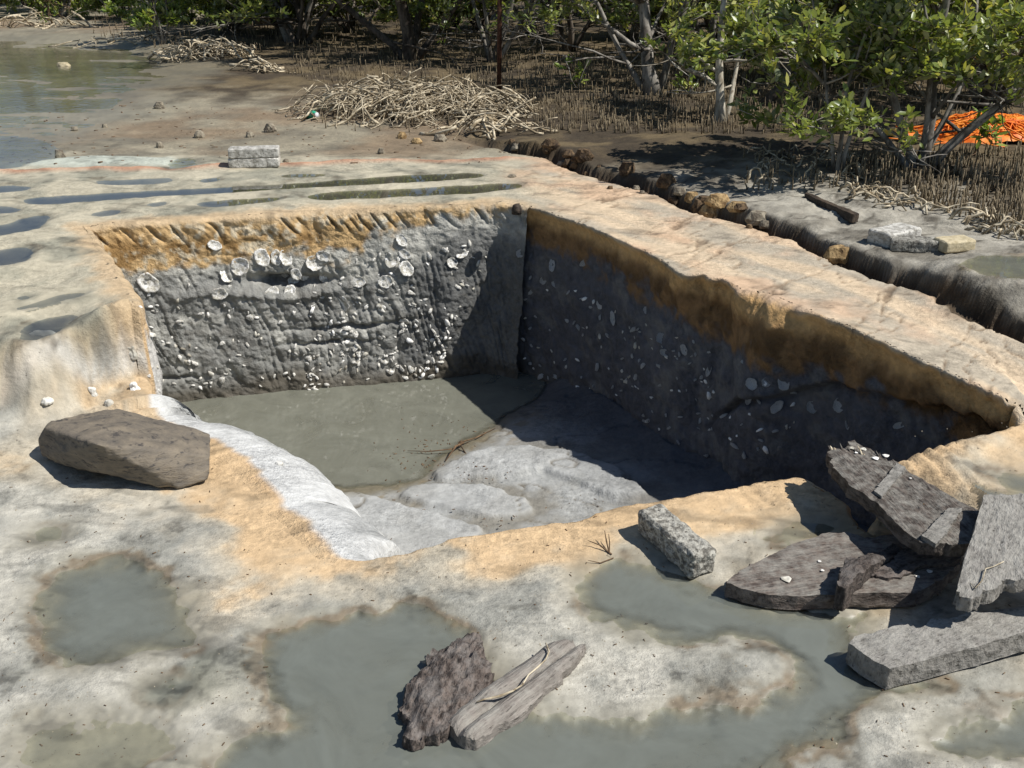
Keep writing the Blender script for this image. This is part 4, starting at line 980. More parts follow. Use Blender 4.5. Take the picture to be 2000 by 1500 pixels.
# squared timber, lower right
t7 = plane3(U(1650, 1250, .065), U(1735, 1305, .06), U(2000, 1225, .085))
plank7 = slab('squared_timber', PXp([(1650,1250),(1668,1240),(1700,1235),(1760,1224),(1800,1222),(1830,1208),(1880,1200),(1905,1192),(1960,1190),(2060,1172),(2200,1140),(2230,1170),(2100,1208),(2000,1235),(1860,1275),(1800,1290),(1738,1306),(1700,1285)], t7), t7, 0.062, M_WOODMUD, 0.009, 0.012, 0.005,
   math.atan2(U(2000, 1235)[1] - U(1738, 1306)[1], U(2000, 1235)[0] - U(1738, 1306)[0]), seed=67, ragged_mask=lambda Q: S(0.0, 0.05, Q[:, 1]) + 0.1)
tag(plank7, 'thick squared grey timber with a cut end at the lower right', 'timber')

# rotten bark slab and split log in the puddle
bark = slab('bark_slab', PX([(892,1238),(936,1230),(938,1262),(952,1285),(960,1310),(958,1330),(930,1352),(900,1368),(872,1396),(852,1424),(815,1430),(786,1428),(788,1395),(780,1370),(794,1325),(815,1300),(838,1275),(845,1255),(866,1255)], .045), lambda x, y: 0.032, 0.04, M_BARK, 0.006, 0.024, 0.012,
   math.atan2(U(815, 1425)[1] - U(925, 1235)[1], U(815, 1425)[0] - U(925, 1235)[0]), seed=71, side_noise=0.014, prof=lambda x, y, d: 0.010 * S(0.0, 0.05, d) + 0.030 * (np.floor(fb2(x * 8, y * 20, 4, 70) * 6) / 6 - 0.5) + 0.018 * (fb2(x * 60, y * 60, 2, 75) - 0.5))
tag(bark, 'dark rotten slab of bark standing in the shallow puddle', 'bark')
lg0, lg1 = U(1105, 1262, .04), U(905, 1425, .03)
def log_prof(x, y, d):
    yy = y + 0.006 * np.sin(x * 9)
    return 0.034 * np.sqrt(np.clip(1 - ((np.abs(yy - 0.003) - 0.028) / 0.031) ** 2, 0, 1)) - 0.016 * np.exp(-d / 0.008)
logo = slab('split_log', PX([(1052,1250),(1090,1246),(1140,1252),(1130,1278),(1110,1300),(1060,1345),(1005,1390),(960,1422),(930,1442),(905,1440),(888,1428),(872,1404),(900,1375),(950,1330),(1000,1290)], .035), lambda x, y: 0.010, 0.02, M_LOG, 0.006, 0.010, 0.004,
   math.atan2(lg1[1] - lg0[1], lg1[0] - lg0[0]), seed=73, prof=log_prof, side_noise=0.004)
tag(logo, 'split weathered log with two rounded ridges beside the bark slab', 'log')
st = strand('thread_root', [(1066,1258),(1072,1275),(1066,1290),(1050,1305),(1032,1320),(1020,1340),(1000,1352),(975,1362),(945,1368),(930,1374)], [.046, .048, .05, .05, .048, .048, .048, .046, .044, .042], .0026, M_ROOT, 0.003)
tag(st, 'pale crooked root thread lying along the split log', 'root')

# thin dark timber strip on the right bank
sp0, sp1 = on_ground(1568, 384, .42), on_ground(1668, 436, .42)
strip_ang = math.atan2(sp1.y - sp0.y, sp1.x - sp0.x)
o = slab('timber_strip', [(sp0.x, sp0.y - .012), (sp0.x + .02, sp0.y + .006), (sp1.x + .015, sp1.y + .015), (sp1.x + .02, sp1.y - 0.01), (sp1.x - .02, sp1.y - .016)], lambda x, y: gz_at(sp0.x, sp0.y) + 0.022, 0.04, M_DARKWOOD, 0.010, 0.006, 0.004, strip_ang, seed=79)
tag(o, 'narrow dark timber strip lying on the grey right bank', 'timber')

# dark stub set in the back right corner of the pit
cs = Vector(U(1009, 408, .34)); A = Acc(); A.tube([(0, 0, -0.03), (0, 0.002, 0.0), (0.001, 0, 0.026), (0, 0, 0.036)], [0.032, 0.033, 0.026, 0.012], 12)
o = obj('root_stub', A.mesh('root_stub'), M_DARKWOOD); o.location = cs + Vector((0.0, 0.035, -0.012)); o.scale = (0.8, 0.8, 0.8); tag(o, 'dark brown stub poking up at the back corner of the pit', 'stub')

# rubble on the eroded bank
for k, (px, py, sz, mat, lab) in enumerate([
  (1638,508,(.15,.08,.07),M_ROCK,'ochre rock lying in the gully below the right bank'),
  (1402,400,(.13,.09,.06),M_ROCK,'largest ochre rubble lump at the end of the shaded bank'),
  (1352,392,(.09,.07,.05),M_ROCK,'ochre lump half in shade left of the largest bank rubble'),
  (1442,410,(.11,.08,.045),M_ROCK,'flat ochre lump right of the largest bank rubble'),
  (1388,420,(.11,.08,.06),M_ROCK,'small ochre lump in front of the largest bank rubble'),
  (1478,434,(.12,.09,.06),M_PEB,'grey lump on the bank edge above the narrow gully'),
  (1495,444,(.07,.05,.04),M_PEB,'little grey stone at the top of the narrow gully'),
  (1300,362,(.10,.08,.07),M_ROCK,'brown clod in the shaded face left of the ochre rubble'),
  (1225,338,(.11,.07,.07),M_ROCK,'brown clod midway along the shaded bank'),
  (1140,312,(.12,.08,.07),M_ROCK,'brown clod near the far end of the shaded bank'),
  (1075,288,(.12,.08,.06),M_ROCK,'brown clod at the far end of the shaded bank'),
  (785,270,(.07,.05,.05),M_ROCK,'reddish lump in front of the root heap'),
  (815,280,(.08,.05,.04),M_ROCK,'orange stone right of the reddish lump below the root heap'),
  (860,276,(.10,.06,.05),M_PEB,'dark stone below the middle of the root heap'),
  (118,308,(.075,.06,.055),M_PEB,'round grey stone on the pale mound'),
  (312,212,(.09,.07,.06),M_PEB,'dark stone alone on the open mudflat'),
  (124,130,(.16,.10,.05),M_SANDBRICK,'flat pale stone at the edge of the tidal water'),
  (390,268,(.08,.06,.05),M_PEB,'grey stone between the pavers and the open mudflat'),
  (528,258,(.09,.06,.07),M_PEB,'grey stone right of the pavers on the mudflat'),
  (488,268,(.06,.05,.04),M_PEB,'small brown stone above the pavers'),
  (145,255,(.05,.04,.03),M_PEB,'tiny dark stone left of the mudflat middle'),
  (205,249,(.05,.04,.03),M_PEB,'tiny dark stone above the pale mound'),
  (312,288,(.05,.04,.04),M_PEB,'small brown stone right of the pale mound'),
  (575,212,(.08,.06,.03),M_PEB,'small flat stone left of the green bottle'),
  (745,300,(.05,.04,.04),M_PEB,'small brown stone on the ridge below the root heap'),
  (1000,346,(.05,.03,.02),M_PEB,'small grey chip right of the furrow ends'),
  (560,316,(.05,.03,.02),M_PEB,'small pale chip right of the pavers')]):
    p = on_ground(px, py, .33); pts = [(sz[0] / 2 * math.cos(f) * r * (0.8 + 0.4 * rnd.random()), sz[1] / 2 * math.sin(f) * r * (0.8 + 0.4 * rnd.random()), sz[2] * h) for (r, h) in ((0.9, 0), (1, 0.4), (0.6, 1.0)) for f in np.linspace(0, 2 * math.pi, 8)[:-1] + rnd.random()]
    o = obj('rock' if sz[0] > 0.055 else 'small_stone', rock_mesh('rock', pts, 3, sz[2] * 0.10, 40, 90 + k, 0, True), M_CLOD if 7 <= k <= 10 else mat); o.location = p + Vector((0, 0, -0.12 * sz[2])); tag(o, lab, 'rock' if sz[0] > 0.055 else 'stone')
clr = random.Random(77)
for k in range(26):
    f = clr.random() ** 1.2; px = 1010 + 470 * f + clr.gauss(0, 8); py = 290 + 150 * f + clr.gauss(0, 9); p = on_ground(px, py, .38); s0 = clr.uniform(.015, .045) * (1.5 if clr.random() < .15 else 1)
    pts = [(s0 * math.cos(a) * r_ * (0.7 + 0.6 * clr.random()), s0 * 0.8 * math.sin(a) * r_ * (0.7 + 0.6 * clr.random()), s0 * 1.1 * h) for (r_, h) in ((0.9, 0), (1, 0.4), (0.6, 1.0)) for a in np.linspace(0, 2 * math.pi, 7)[:-1] + clr.random()]
    o = obj('clod', rock_mesh('clod', pts, 2, s0 * 0.12, 60, 600 + k, 0, True), (M_CLOD, M_PEB, M_CLOD)[k % 3]); o.location = p - Vector((0, 0, 0.15 * s0)); tag(o, 'brown clod fallen at the foot of the shaded bank', 'clod', 'clods at the foot of the shaded bank')
for k, (px, py, sz, lab) in enumerate([(256,690,(.04,.022,.05),'white shell lump standing on the right edge of the left buttress'),(182,768,(.04,.022,.04),'white shell lump low on the face of the left buttress'),(214,790,(.04,.03,.03),'small white shell lump right of the low one on the left buttress'),(262,760,(.04,.03,.05),'white shell lump low on the right edge of the left buttress'),(93,787,(.05,.04,.022),'white lump of shell at the foot of the left step'),(85,655,(.11,.03,.02),'long white shell at the edge of the leftmost dark puddle'),(790,1492,(.018,.012,.008),'white shell chip at the bottom edge of the puddle'),(545,907,(.03,.02,.012),'white shell chip on the pale slope above the pit water')]):
    p = on_ground(px, py, .1) if 'slope' not in lab else on_wall(px, py)[0]
    pts = [(sz[0] / 2 * math.cos(f) * r, sz[1] / 2 * math.sin(f) * r, sz[2] * h) for (r, h) in ((0.9, 0), (1, 0.4), (0.6, 1.0)) for f in np.linspace(0, 2 * math.pi, 9)[:-1]]
    o = obj('shell_piece', rock_mesh('shell_piece', pts, 3, sz[2] * 0.25, 50, 190 + k, 1), M_SHELL); o.location = p - Vector((0, 0, sz[2] * (0.45 if 'buttress' in lab else 0.1))); tag(o, lab, 'shell')

# ---- oyster shells bedded in the walls
def shell_mesh(seed, seg=22, rings=6, elong=1.0):
    r = random.Random(seed); ph = [r.random() * 6.28 for _ in range(4)]
    V, Q, T = [], [], []
    def rad(f): return 1 + 0.16 * math.sin(f + ph[0]) + 0.13 * math.sin(2 * f + ph[1]) + 0.05 * math.sin(5 * f + ph[2]) + 0.04 * math.sin(9 * f + ph[3])
    for side in (0, 1):
        for i in range(rings + 1):
            t = i / rings
            for k in range(seg):
                f = 2 * math.pi * k / seg; R = rad(f) * t
                zc = 0.24 * t ** 2.2 + 0.04 * math.sin(t * 9 + ph[1]) * (t > 0.3) + 0.05 * math.sin(4 * f + ph[2]) * t * t
                if side: zc -= 0.16 * (1 - 0.75 * t)
                V.append((R * math.cos(f) * elong, R * math.sin(f), zc - 0.18))
        b = side * (rings + 1) * seg
        for i in range(rings):
            for k in range(seg):
                k2 = (k + 1) % seg; q = (b + i * seg + k, b + i * seg + k2, b + (i + 1) * seg + k2, b + (i + 1) * seg + k); Q.append(q if not side else q[::-1])
    o2 = (rings + 1) * seg
    for k in range(seg):
        k2 = (k + 1) % seg; a = rings * seg; Q.append((a + k, a + k2, o2 + a + k2, o2 + a + k))
    return mesh_np('oyster_shell', np.array(V), np.array(Q))
SHELLS = [shell_mesh(200 + k, elong=e) for k, e in enumerate((1.0, 1.15, 0.9, 1.25, 1.05))]
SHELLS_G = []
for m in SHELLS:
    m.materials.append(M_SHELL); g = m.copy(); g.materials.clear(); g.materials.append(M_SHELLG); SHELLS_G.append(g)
def put_shell(me, px, py, r, seed, name='oyster_shell', squash=1.0):
    h, n = on_wall(px, py)
    if h is None: return None
    if n.dot(ray(px, py)) > 0: n = -n
    rr = random.Random(seed); dist = (h - Vector((0, 0, CAMZ))).length
    R = r / FPX * dist
    n = (n * 0.45 - ray(px, py) * 0.75 + Vector((rr.uniform(-.25, .25), rr.uniform(-.25, .25), rr.uniform(-.2, .2)))).normalized()
    o = bpy.data.objects.new(name, me); COL.objects.link(o); o.location = h + n * R * 0.22
    q = n.to_track_quat('Z', 'Y'); o.rotation_euler = (q @ Euler((0, 0, rr.random() * 6.28)).to_quaternion()).to_euler(); o.scale = (R, R * squash, R * 0.9)
    return o
BIG = [
 (293,551,20,'large white oyster shell alone near the left corner of the back wall'),
 (420,478,11,'small oyster shell high in the orange band of the back wall'),
 (440,535,16,'dark-cupped oyster shell, lower left of a touching pair left of centre'),
 (468,522,17,'ragged grey oyster shell, upper right of a touching pair left of centre'),
 (430,575,14,'grey oyster shell below the touching pair left of centre'),
 (514,503,17,'bright white oyster shell, left of the row of three under the orange band'),
 (538,502,13,'narrow oyster shell in the middle of the row of three under the orange band'),
 (556,504,15,'round oyster shell at the right of the row of three under the orange band'),
 (610,513,15,'oyster shell just below and left of the topmost one above the hollow'),
 (632,498,13,'topmost oyster shell of the cluster above the dark hollow'),
 (580,535,12,'tilted oyster shell on the left side of the cluster above the hollow'),
 (600,540,13,'oyster shell in the middle of the cluster above the hollow'),
 (637,540,14,'oyster shell on the right side of the cluster above the hollow'),
 (571,551,11,'half-hidden oyster shell under the left side of the cluster'),
 (568,570,13,'oyster shell on the lip of the dark hollow, right of two'),
 (531,571,14,'oyster shell on the lip of the dark hollow, left of two'),
 (672,593,15,'broken oyster shell below and right of the dark hollow'),
 (700,549,14,'oyster shell standing alone right of the dark hollow'),
 (755,549,13,'oyster shell below the group of four at the right of the back wall'),
 (768,510,15,'left oyster shell of the group of four at the right of the back wall'),
 (795,524,16,'lower right oyster shell of the group of four at the right of the back wall'),
 (792,496,11,'third oyster shell down in the group of four at the right of the back wall'),
 (786,469,13,'topmost oyster shell of the group of four at the right of the back wall'),
 (884,513,10,'small oyster shell nearest the shadow on the back wall, lower of two'),
 (902,497,11,'slanting grey oyster shell nearest the shadow on the back wall, upper of two')]
BIGR = [
 (1016,494,8,1.2,'small grey shell at the top of the shaded corner'),
 (1078,518,11,0.7,'long grey shell high on the shaded wall near the corner'),
 (1060,547,9,0.8,'grey shell below the long one near the shaded corner'),
 (1083,556,8,0.5,'thin grey shell right of the pair near the shaded corner'),
 (1141,512,11,0.6,'upright grey shell just below the orange of the shaded wall'),
 (1171,595,9,0.9,'grey shell left of the upright pair on the shaded wall'),
 (1198,622,12,0.5,'slender upright grey shell on the middle left of the shaded wall'),
 (1262,606,8,0.9,'small grey shell at the top of the middle string on the shaded wall'),
 (1292,662,10,0.9,'grey shell in the middle string on the shaded wall, upper of two'),
 (1298,687,9,0.9,'grey shell in the middle string on the shaded wall, lower of two'),
 (1338,683,11,0.8,'pale grey shell right of the middle string on the shaded wall'),
 (1385,725,10,0.6,'narrow grey shell between the middle string and the right group'),
 (1470,750,15,0.75,'tall grey shell at the left of the right group on the shaded wall'),
 (1497,747,10,0.9,'small round shell in the middle of the right group on the shaded wall'),
 (1533,747,14,0.95,'round grey shell at the upper right of the right group on the shaded wall'),
 (1462,781,10,0.7,'grey shell below the tall one in the right group on the shaded wall'),
 (1517,793,13,0.8,'dark-cupped shell at the lower middle of the right group on the shaded wall'),
 (1588,796,13,0.9,'grey shell farthest right of the round ones, just above the crack'),
 (1640,788,14,0.8,'ragged shell at the crack in the shaded wall'),
 (1655,830,9,0.5,'slanting shell just below the crack in the shaded wall'),
 (1757,832,12,0.6,'bluish shell in the block below the crack at the far right')]
for k, (px, py, r, lab) in enumerate(BIG):
    o = put_shell(SHELLS[k % 5], px, py, r * 0.92, 300 + k)
    if o: tag(o, lab, 'shell', 'large oyster shells in the back wall')
for k, (px, py, r, sq, lab) in enumerate(BIGR):
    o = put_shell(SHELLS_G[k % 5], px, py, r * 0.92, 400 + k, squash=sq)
    if o: tag(o, lab, 'shell', 'large shells in the shaded wall')
# small fragments
def frag_mesh(seed):
    r = random.Random(seed); n = 7
    P = [(math.cos(2 * math.pi * k / n) * (0.7 + 0.6 * r.random()), math.sin(2 * math.pi * k / n) * (0.5 + 0.5 * r.random())) for k in range(n)]
    V = [(x, y, 0.25 + 0.2 * r.random()) for x, y in P] + [(x * 0.9, y * 0.9, -0.25) for x, y in P] + [(0, 0, 0.02)]
    Q = [(n + k, n + (k + 1) % n, (k + 1) % n, k) for k in range(n)]; T = [(k, (k + 1) % n, 2 * n) for k in range(n)]
    return mesh_np('shell_fragment', np.array(V), np.array(Q), np.array(T), smooth=False)
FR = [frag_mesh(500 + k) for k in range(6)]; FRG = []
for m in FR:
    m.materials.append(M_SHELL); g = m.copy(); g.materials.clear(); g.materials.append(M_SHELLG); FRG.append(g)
def frag_spots(n, fn, dens, seed):
    r = random.Random(seed); out = []
    while len(out) < n:
        px, py = fn(r)
        if r.random() < dens(px, py): out.append((px, py))
    return out
def back_px(r): return r.uniform(270, 960), r.uniform(470, 770)
def back_dens(px, py):
    if px > 1005 - (py - 400) * 0.44 - 8: return 0
    top = 545 - (px - 270) * 0.12; bot = 800 - (px - 300) * 0.12
    if py < top or py > bot: return 0
    w = 0.25 + 0.75 * S(0.45, 0.6, vn2(np.array([px / 45.0]), np.array([py / 22.0]), 77))[0]
    return float(w * (0.35 + 0.65 * (px > 600)) * (0.35 if py < 590 else 1.0))
def right_px(r): return r.uniform(1020, 1560), r.uniform(500, 900)
def right_dens(px, py):
    top = 520 + (px - 1010) * 0.42; bot = 720 + (px - 1010) * 0.5
    return 0.0 if py < top or py > bot else (0.6 if px < 1450 else 0.25)
i = 0; rest = Acc()
spots = [(p, FR, 'back') for p in frag_spots(360, back_px, back_dens, 5)] + [(p, FRG, 'right') for p in frag_spots(150, right_px, right_dens, 6)]
nb = 0; nrr = 0
for k, ((px, py), lib, side) in enumerate(spots):
    rr = random.Random(900 + k); r = rr.uniform(2.6, 5.6) if rr.random() < 0.82 else rr.uniform(5.5, 9)
    indiv = (side == 'back' and nb < 190) or (side == 'right' and nrr < 90)
    o = put_shell(lib[k % 6], px, py, r, 700 + k, 'shell_fragment', rr.uniform(0.5, 1.0))
    if o is None: continue
    o.scale.z *= 0.7
    if indiv:
        if side == 'back': nb += 1; tag(o, 'small white shell fragment bedded in the sunlit grey back wall', 'shell fragment', 'small shell fragments in the sunlit back wall')
        else: nrr += 1; tag(o, 'small grey shell fragment bedded in the shaded right wall', 'shell fragment', 'small shell fragments in the shaded right wall')
    else:
        M = Matrix.LocRotScale(o.location, o.rotation_euler, o.scale); me = lib[k % 6]
        V = np.array([(M @ v.co)[:] for v in me.vertices]); n = 7
        rest.add(V, [(n + q, n + (q + 1) % n, (q + 1) % n, q) for q in range(n)], [(q, (q + 1) % n, 2 * n) for q in range(n)]); bpy.data.objects.remove(o)
tag(obj('shell_grit', rest.mesh('shell_grit', False), M_SHELL), 'tiny shell grit scattered through the clay of the pit walls', 'shell grit', kind='stuff')

# ---- bottle, pole, netting, yellow rubbish
def lathe(prof, seg=16):
    V = [(r * math.cos(2 * math.pi * k / seg), r * math.sin(2 * math.pi * k / seg), z) for z, r in prof for k in range(seg)]
    Q = [(i * seg + k, i * seg + (k + 1) % seg, (i + 1) * seg + (k + 1) % seg, (i + 1) * seg + k) for i in range(len(prof) - 1) for k in range(seg)]
    return np.array(V), np.array(Q)
p = on_ground(610, 232, .3)
bt = empty('plastic_bottle', p + Vector((0, 0, 0.028)), (math.radians(82), 0, math.radians(38))); tag(bt, 'green plastic bottle with a white cap lying left of the root heap', 'bottle')
V, Q = lathe([(-0.07, 0.0), (-0.07, 0.026), (-0.064, 0.032), (-0.02, 0.032), (-0.015, 0.029), (-0.008, 0.029), (-0.002, 0.032), (0.03, 0.032), (0.05, 0.024), (0.062, 0.014), (0.066, 0.013)])
obj('body', mesh_np('body', V, Q), M_GREEN, bt)
V, Q = lathe([(0.066, 0.0), (0.062, 0.018), (0.086, 0.018), (0.088, 0.016), (0.088, 0.0)]); obj('cap', mesh_np('cap', V, Q), M_CAP, bt)
p = on_ground(975, 192, .4); A = Acc()
for (dx, dy) in ((0.016, 0), (-0.008, 0.014), (-0.008, -0.014)):
    l = math.hypot(dx, dy); nx, ny = -dy / l * 0.003, dx / l * 0.003
    V = [(sx * nx + e * dx, sx * ny + e * dy, z) for z in (-0.25, 1.75) for e in (0, 1) for sx in (-1, 1)]
    A.add(V, [(0, 1, 3, 2), (4, 6, 7, 5), (0, 2, 6, 4), (1, 5, 7, 3), (2, 3, 7, 6), (0, 4, 5, 1)])
o = obj('steel_post', A.mesh('steel_post', False), M_RUST); o.location = p; o.rotation_euler = (0.0, 0.012, 0.6); o.scale = (1.25, 1.25, 1)
tag(o, 'thin rusty steel picket standing among the mangroves behind the root heap', 'post')

nb_ = on_ground(1940, 268, .4)
def heap_h(x, y): return 0.115 * np.clip(1 - (x / 0.46) ** 2 - (y / 0.30) ** 2, 0, 1) ** 0.6 * (0.55 + 0.9 * fb2(x * 7 + 3, y * 7, 3, 801))
A = Acc(); r = random.Random(5)
for k in range(170):
    a = r.uniform(0, math.pi); cx_, cy_ = r.gauss(0, 0.20), r.gauss(0, 0.12); L = r.uniform(0.1, 0.32); pts = []
    for t in np.linspace(-1, 1, 7):
        xx = cx_ + math.cos(a) * L * t + 0.03 * math.sin(5 * t + k); yy = cy_ + math.sin(a) * L * 0.7 * t + 0.03 * math.cos(4 * t + k)
        pts.append((xx, yy, float(heap_h(np.array([xx]), np.array([yy]))[0]) + r.uniform(0, 0.022) + 0.004))
    A.tube(pts, [0.0045] * 7, 4)
sx_, sy_ = np.meshgrid(np.linspace(-.44, .44, 46), np.linspace(-.28, .28, 32)); sz_ = heap_h(sx_, sy_) * (0.75 + 0.5 * fb2(sx_ * 22, sy_ * 22, 3, 803)) - 0.004; si_ = np.arange(sx_.size).reshape(sx_.shape)
A.add(np.stack([sx_.ravel(), sy_.ravel(), sz_.ravel()], 1), np.stack([si_[:-1, :-1], si_[:-1, 1:], si_[1:, 1:], si_[1:, :-1]], -1).reshape(-1, 4))
o = obj('safety_netting', A.mesh('safety_netting'), M_NET); o.location = nb_; tag(o, 'crumpled heap of orange safety netting at the right edge', 'netting')
def crumple(name, px, py, l, w, h, mat, label, cat, seed):
    p = on_ground(px, py, .4); n = 16; X, Y = np.meshgrid(np.linspace(-l / 2, l / 2, n), np.linspace(-w / 2, w / 2, n))
    Z = h * (0.35 + fb2(X * 2.4 / l + seed, Y * 2.4 / w, 3, seed)) * np.clip(1.15 - (2 * X / l) ** 4 - (2 * Y / w) ** 4, 0.05, 1)
    X = X + 0.15 * l * (fb2(X / l * 4, Y / w * 4, 2, seed + 1) - 0.5); Y = Y + 0.15 * w * (fb2(X / l * 4, Y / w * 4, 2, seed + 2) - 0.5)
    I = np.arange(n * n).reshape(n, n); q = np.stack([I[:-1, :-1], I[:-1, 1:], I[1:, 1:], I[1:, :-1]], -1).reshape(-1, 4)
    V = np.stack([X.ravel(), Y.ravel(), Z.ravel()], 1); V2 = V * [0.97, 0.97, 1] - [0, 0, 0.004]
    o = obj(name, mesh_np(name, np.concatenate([V, V2]), np.concatenate([q, q[:, ::-1] + n * n])), mat); o.location = p; tag(o, label, cat); return o
crumple('yellow_bag', 1730, 264, 0.16, 0.10, 0.055, M_YEL, 'crumpled yellow plastic bag left of the orange netting', 'bag', 811)
crumple('orange_scrap', 1778, 266, 0.14, 0.08, 0.03, M_NET, 'small orange scrap lying right of the crumpled yellow bag', 'scrap', 812)
crumple('yellow_sheet', 1868, 256, 0.13, 0.10, 0.06, M_YEL, 'yellow plastic sheet lying on the left end of the orange netting', 'sheet', 813)
crumple('yellow_sheet', 1896, 266, 0.10, 0.06, 0.04, M_YEL, 'small yellow plastic piece in front of the orange netting', 'sheet', 814)

# ---- twigs and drifted scraps
def twig(name, starts, label, z=None):
    A = Acc(); base = None
    for pts, r in starts:
        w = []
        for q in pts:
            px, py = q[:2]; dz = q[2] if len(q) > 2 else 0.004
            g = on_ground(px, py, 0) if z is None else Vector(U(px, py, z)); w.append(g + Vector((0, 0, dz)))
        if base is None: base = w[0].copy()
        A.tube([p - base for p in w], [r] * (len(w) - 1) + [r * 0.4], 5)
    o = obj(name, A.mesh(name), M_TWIG); o.location = base; tag(o, label, 'twig')
twig('twig', [([(1195,1085), (1172,1072, .012), (1148,1066, .018)], .0022), ([(1190,1083), (1184,1068, .02), (1180,1056, .035)], .0022), ([(1190,1082), (1190,1070, .02), (1188,1060, .03)], .0018), ([(1198,1092), (1172,1102), (1148,1100, .01)], .0018)], 'small forked twig at the tip of the right front puddle')
twig('twig', [([(905,872, .02), (890,885, .035), (870,905, .012)], .006), ([(895,876, .03), (930,862, .02), (968,838, .006)], .0035), ([(888,884, .02), (840,886, .012), (796,882, .004)], .003), ([(900,878, .02), (920,905, .01), (915,930, .004)], .003)], 'reddish brown twig tangle at the edge of the pit water', z=-.60)
twig('twig', [([(918,955, .004), (925,935, .012), (945,912, .004)], .003)], 'thin bent twig lying across the pale pit floor', z=-.575)
twig('twig', [([(455,612, .05), (450,600, .06)], .001)], 'tiny twig') if False else None
A = Acc(); r = random.Random(21)
def scrap(px, py, z, s):
    p = U(px, py, z); a = r.random() * 6.28; l = s * r.uniform(0.6, 1.8); w = s * r.uniform(0.25, 0.5); ca, sa = math.cos(a), math.sin(a)
    V = [(p[0] + ca * x * l - sa * y * w, p[1] + sa * x * l + ca * y * w, p[2] + zz * s * 0.35) for zz in (-.3, 1) for x, y in ((-1, -1), (1, -1), (1, 1), (-1, 1))]
    A.add(V, [(0, 3, 2, 1), (4, 5, 6, 7), (0, 1, 5, 4), (1, 2, 6, 5), (2, 3, 7, 6), (3, 0, 4, 7)])
for k in range(520):
    px, py = r.uniform(-20, 2020), r.uniform(900, 1500)
    p = U(px, py, 0)
    if inside_poly(np.array([p[0]]), np.array([p[1]]), RP[::6])[0]: continue
    z = gz_at(p[0], p[1]); scrap(px, py, z + 0.001, r.uniform(0.0012, 0.0035))
for k in range(260):
    px, py = r.uniform(0, 1000), r.uniform(200, 320); p = on_ground(px, py, .31); scrap(px, py, p.z, r.uniform(0.004, 0.013))
for k in range(160):
    px, py = r.gauss(860, 70), r.gauss(890, 38); q = U(px, py, -.6); zf = float(floor_height(np.array([q[0]]), np.array([q[1]]))[0][0]); scrap(px, py, max(zf, PWZ) + 0.001, r.uniform(0.002, 0.006))
for k in range(120):
    px, py = r.uniform(640, 1180), r.uniform(960, 1080); q = U(px, py, -.57); zf = float(floor_height(np.array([q[0]]), np.array([q[1]]))[0][0])
    if inside_poly(np.array([q[0]]), np.array([q[1]]), RP[::6])[0]: scrap(px, py, zf + 0.001, r.uniform(0.002, 0.005))
G2 = Acc()
for k in range(1800):
    px, py = r.uniform(-20, 2020), 820 + 700 * r.random() ** 0.8; p = U(px, py, 0)
    if inside_poly(np.array([p[0]]), np.array([p[1]]), RP[::8])[0]: continue
    p = on_ground(px, py, 0.0); q = r.uniform(0.001, 0.0028) * (1.9 if r.random() < .06 else 1); a0 = r.random() * 3
    G2.add([(p.x + q * math.cos(a0 + t) * r.uniform(.6, 1.2), p.y + q * math.sin(a0 + t) * r.uniform(.6, 1.2), p.z - 0.0005) for t in (0, 1.57, 3.14, 4.71)] + [(p.x, p.y, p.z + q * 0.9)], None, [(0, 1, 4), (1, 2, 4), (2, 3, 4), (3, 0, 4)])
tag(obj('grit', G2.mesh('grit', False), M_PEB), 'fine grit strewn over the foreground clay', 'grit', kind='stuff')
tag(obj('debris_scraps', A.mesh('debris_scraps', False), M_TWIG), 'dark scraps of bark and leaf scattered over the mud', 'debris', kind='stuff')

# ================================================================ VEGETATION
def leaf_material(name, a, b, c):
    m, nt, bs = new_mat(name); out = nt.nodes['Material Output']
    at = N(nt, 'ShaderNodeAttribute'); at.attribute_name = 'Shade'; oi = N(nt, 'ShaderNodeObjectInfo')
    f = math_node(nt, 'FRACT', math_node(nt, 'ADD', at.outputs['Fac'], math_node(nt, 'MULTIPLY', oi.outputs['Random'], 7.13)))
    r = N(nt, 'ShaderNodeValToRGB'); e = r.color_ramp.elements
    e[0].position = 0.0; e[0].color = (*a, 1); e[1].position = 1.0; e[1].color = (*c, 1); q = e.new(0.72); q.color = (*b, 1)
    nt.links.new(f, r.inputs[0]); ge = N(nt, 'ShaderNodeNewGeometry')
    under = mixcol(nt, 'MIX', math_node(nt, 'MULTIPLY', ge.outputs['Backfacing'], 0.6), r.outputs[0], (0.36, 0.38, 0.28)); nt.links.new(under, bs.inputs['Base Color'])
    bs.inputs['Roughness'].default_value = 0.38; bs.inputs['Specular IOR Level'].default_value = 0.5
    tl = N(nt, 'ShaderNodeBsdfTranslucent'); tc = mixcol(nt, 'MULTIPLY', 1.0, r.outputs[0], (1.5, 1.45, 0.55)); nt.links.new(tc, tl.inputs[0])
    mx = N(nt, 'ShaderNodeMixShader'); mx.inputs[0].default_value = 0.35
    nt.links.new(bs.outputs[0], mx.inputs[1]); nt.links.new(tl.outputs[0], mx.inputs[2]); nt.links.new(mx.outputs[0], out.inputs[0])
    return m
M_LEAF = leaf_material('mangrove_leaf', (0.10, 0.14, 0.026), (0.21, 0.26, 0.06), (0.44, 0.42, 0.13))
M_LEAFY = leaf_material('young_mangrove_leaf', (0.13, 0.20, 0.03), (0.26, 0.34, 0.07), (0.42, 0.42, 0.10))
M_BARKG = simple_mat('grey_mangrove_bark', alb(88, 82, 74), alb(156, 150, 140), 9, 0.9, 0.5, (1, 1, 0.5), dark=alb(78, 70, 60))
M_BARKP = simple_mat('pale_mangrove_bark', alb(142, 132, 114), alb(204, 196, 178), 9, 0.9, 0.5, (1, 1, 0.5), dark=alb(128, 116, 98))
